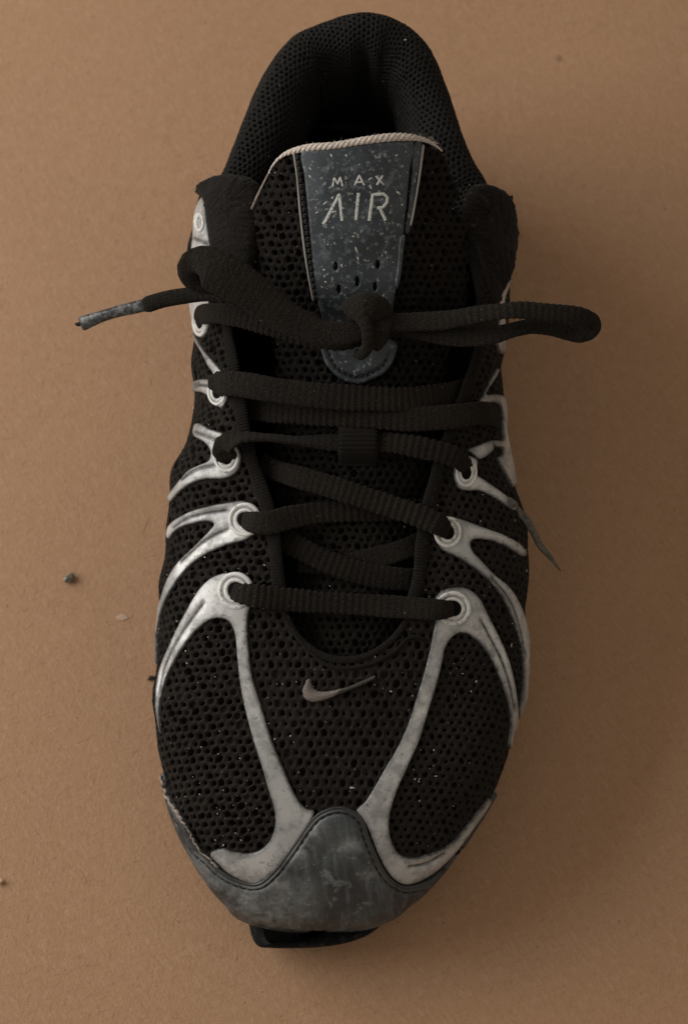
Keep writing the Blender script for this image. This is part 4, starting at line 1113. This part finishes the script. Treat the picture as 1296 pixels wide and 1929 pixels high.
def fibres(name, items, mt, parent, seg=5):
    """thin bent hairs: items of (place, direction, length, radius, bend)"""
    V, F = [], []
    for p, d, L, rd, bd in items:
        d = np.asarray(d, float); d = d / np.linalg.norm(d)
        s = np.cross(d, [0, 0, 1.0]); s = s / (np.linalg.norm(s) + 1e-9); q = np.cross(s, d)
        o = len(V)
        for i in range(seg):
            t = i / (seg - 1)
            c = p + d * L * t + s * bd * L * t * t
            for a in (0, 2.094, 4.189):
                V.append(c + (s * math.cos(a) + q * math.sin(a)) * rd * (1 - .6 * t))
        for i in range(seg - 1):
            for k in range(3):
                F.append((o + i*3 + k, o + i*3 + (k+1) % 3, o + (i+1)*3 + (k+1) % 3, o + (i+1)*3 + k))
    o = mesh_obj(name, V, F, mt, parent, False); o['kind'] = 'stuff'
    return o
it = []
for pl, k in ((PADL, 420), (PADR, 420)):
    c = np.array(pl); lo_, hi_ = c.min(0), c.max(0)
    while k > 0:
        u, v = rng.uniform(lo_[0], hi_[0]), rng.uniform(lo_[1], hi_[1])
        if not inside(c, [u], [v])[0]: continue
        p, N = up.hit(u, v, .0038)
        it.append((p, N + rng.normal(0, .8, 3), rng.uniform(.0004, .0013), .00004, rng.uniform(-.5, .5))); k -= 1
for _ in range(500):
    n_, r0 = rng.choice([-1, 1]) * rng.uniform(.55, .9), rng.uniform(.15, .9)
    p, N = up.at(np.array(n_), np.array(r0), np.array(.0001))
    it.append((p, N + rng.normal(0, .7, 3), rng.uniform(.0006, .0018), .00004, rng.uniform(-.5, .5)))
for _ in range(420):
    i = rng.integers(len(THROAT) - 14) + 4
    u, v = np.array(THROAT[i]) + (np.array(THROAT[i + 1]) - np.array(THROAT[i])) * rng.random()
    p, N = up.hit(u, v, .0012)
    it.append((p, N * .5 + rng.normal(0, .8, 3), rng.uniform(.0008, .0025), .00004, rng.uniform(-.6, .6)))
fibres('lint_fibres', it, M['lint'], shoe)
it = []
for _ in range(170):
    i = rng.integers(3, len(TOP) - 2); f = rng.random()
    u, v = np.array(TOP[i]) * (1 - f) + np.array(TOP[i + 1]) * f
    p, N = tg_.hit(u, v, .001)
    it.append((p, N * .4 + np.array([0, .7, .5]) + rng.normal(0, .6, 3), rng.uniform(.0008, .0024), .00005, rng.uniform(-.6, .6)))
fibres('cord_fibres', it, M['cord'], tongue)

it = []
for o in list(laces.children):
    m = o.data
    if m.materials[0].name != 'black_woven_lace': continue
    co_ = np.empty(len(m.vertices) * 3, np.float32); m.vertices.foreach_get('co', co_); co_ = co_.reshape(-1, 3)
    nn_ = np.empty(len(m.vertices) * 3, np.float32); m.vertex_normals.foreach_get('vector', nn_); nn_ = nn_.reshape(-1, 3)
    for i in rng.integers(0, len(co_), max(40, len(co_) // 55)):
        it.append((co_[i].astype(float), nn_[i] + rng.normal(0, .8, 3), rng.uniform(.0004, .0015), .000035, rng.uniform(-.7, .7)))
pl = []
for o in list(laces.children):
    m = o.data
    if m.materials[0].name != 'black_woven_lace': continue
    for i in rng.integers(0, len(m.vertices), max(4, len(m.vertices) // 700)):
        q = m.vertices[int(i)]
        if q.normal.z > .2: pl.append((np.array(q.co), np.array(q.normal)))
flecks('dust_flecks', pl, M['dust'], laces, .00008, .00035)
pl = []
for _ in range(150):
    n_, r0 = rng.uniform(-1, 1), rng.uniform(.05, .95)
    p, N = co.at(np.array(n_), np.array(r0), np.array(.0002))
    if N[2] > 0: pl.append((p, N))
flecks('dust_flecks', pl, M['dust'], collar, .00008, .0003)
fibres('lace_fuzz', it, M['lint'], laces, 4)

# ------------------------------------------------------------------ paper fibres and crumbs on the cardboard
def card_fib(k, w, ang):
    out = []
    for _ in range(k):
        u, v = rng.uniform(-60, 1360), rng.uniform(-60, 1990)
        p = P(u, v, .00005)
        a = rng.normal(ang, .55)
        out.append((p, (math.cos(a), math.sin(a), .0), rng.uniform(.0008, .0032), w * rng.uniform(.6, 1.2), rng.normal(0, .25)))
    return out
tag(fibres('paper_fibres', card_fib(2000, .00005, 2.1), M['fibre'], None), 'fine pale paper fibres lying in the cardboard surface', kind='stuff')
tag(fibres('paper_fibres', card_fib(700, .00004, .3), M['fibre_dark'], None), 'fine dark paper fibres lying in the cardboard surface', kind='stuff')

lf = []
for _ in range(70):
    u, v = rng.uniform(-40, 1340), rng.uniform(200, 1970)
    a = rng.normal(2.2, .5)
    lf.append((P(u, v, .00006), (math.cos(a), math.sin(a), .003), rng.uniform(.004, .009), rng.uniform(.00006, .00010), rng.normal(0, .3)))
tag(fibres('loose_fibres', lf, M['fibre'], None, 8), 'longer pale fibres raised from the cardboard surface', kind='stuff')
def crumb(name, u, v, r, mt, label, cat, flat=.7, stretch=1.0):
    bm = bmesh.new(); bmesh.ops.create_icosphere(bm, subdivisions=2, radius=r)
    for q in bm.verts:
        k = 1 + .28 * math.sin(q.co.x / r * 2.3 + u) * math.cos(q.co.y / r * 2.9 + v) + random.uniform(-.12, .12)
        q.co = Vector((q.co.x * k * stretch, q.co.y * k, q.co.z * k * flat))
    zmin = min(q.co.z for q in bm.verts)
    for q in bm.verts: q.co.z -= zmin
    m = bpy.data.meshes.new(name); bm.to_mesh(m); bm.free(); m.materials.append(mt)
    o = bpy.data.objects.new(name, m); COL.objects.link(o); o.location = P(u, v, .0)
    tag(o, label, cat)
crumb('grit_crumb', 132, 1091, .0019, M['grit'], 'small grey grit crumb lying on the cardboard left of the shoe', 'crumb')
crumb('paper_flake', 231, 1163, .0010, M['flake'], 'tiny pale flake on the cardboard beside the left forefoot', 'flake', .2, 2.0)
crumb('dark_speck', 286, 1278, .0009, M['speck'], 'tiny black fluff speck touching the shoe on its left', 'speck', .6, 1.5)
crumb('pale_bead', 3, 1661, .0010, M['flake'], 'tiny pale round bead at the left edge low down', 'bead', .8)
crumb('brown_speck', 1050, 110, .0012, M['fibre_dark'], 'small brown speck on the cardboard right of the heel', 'speck', .15, 1.0)
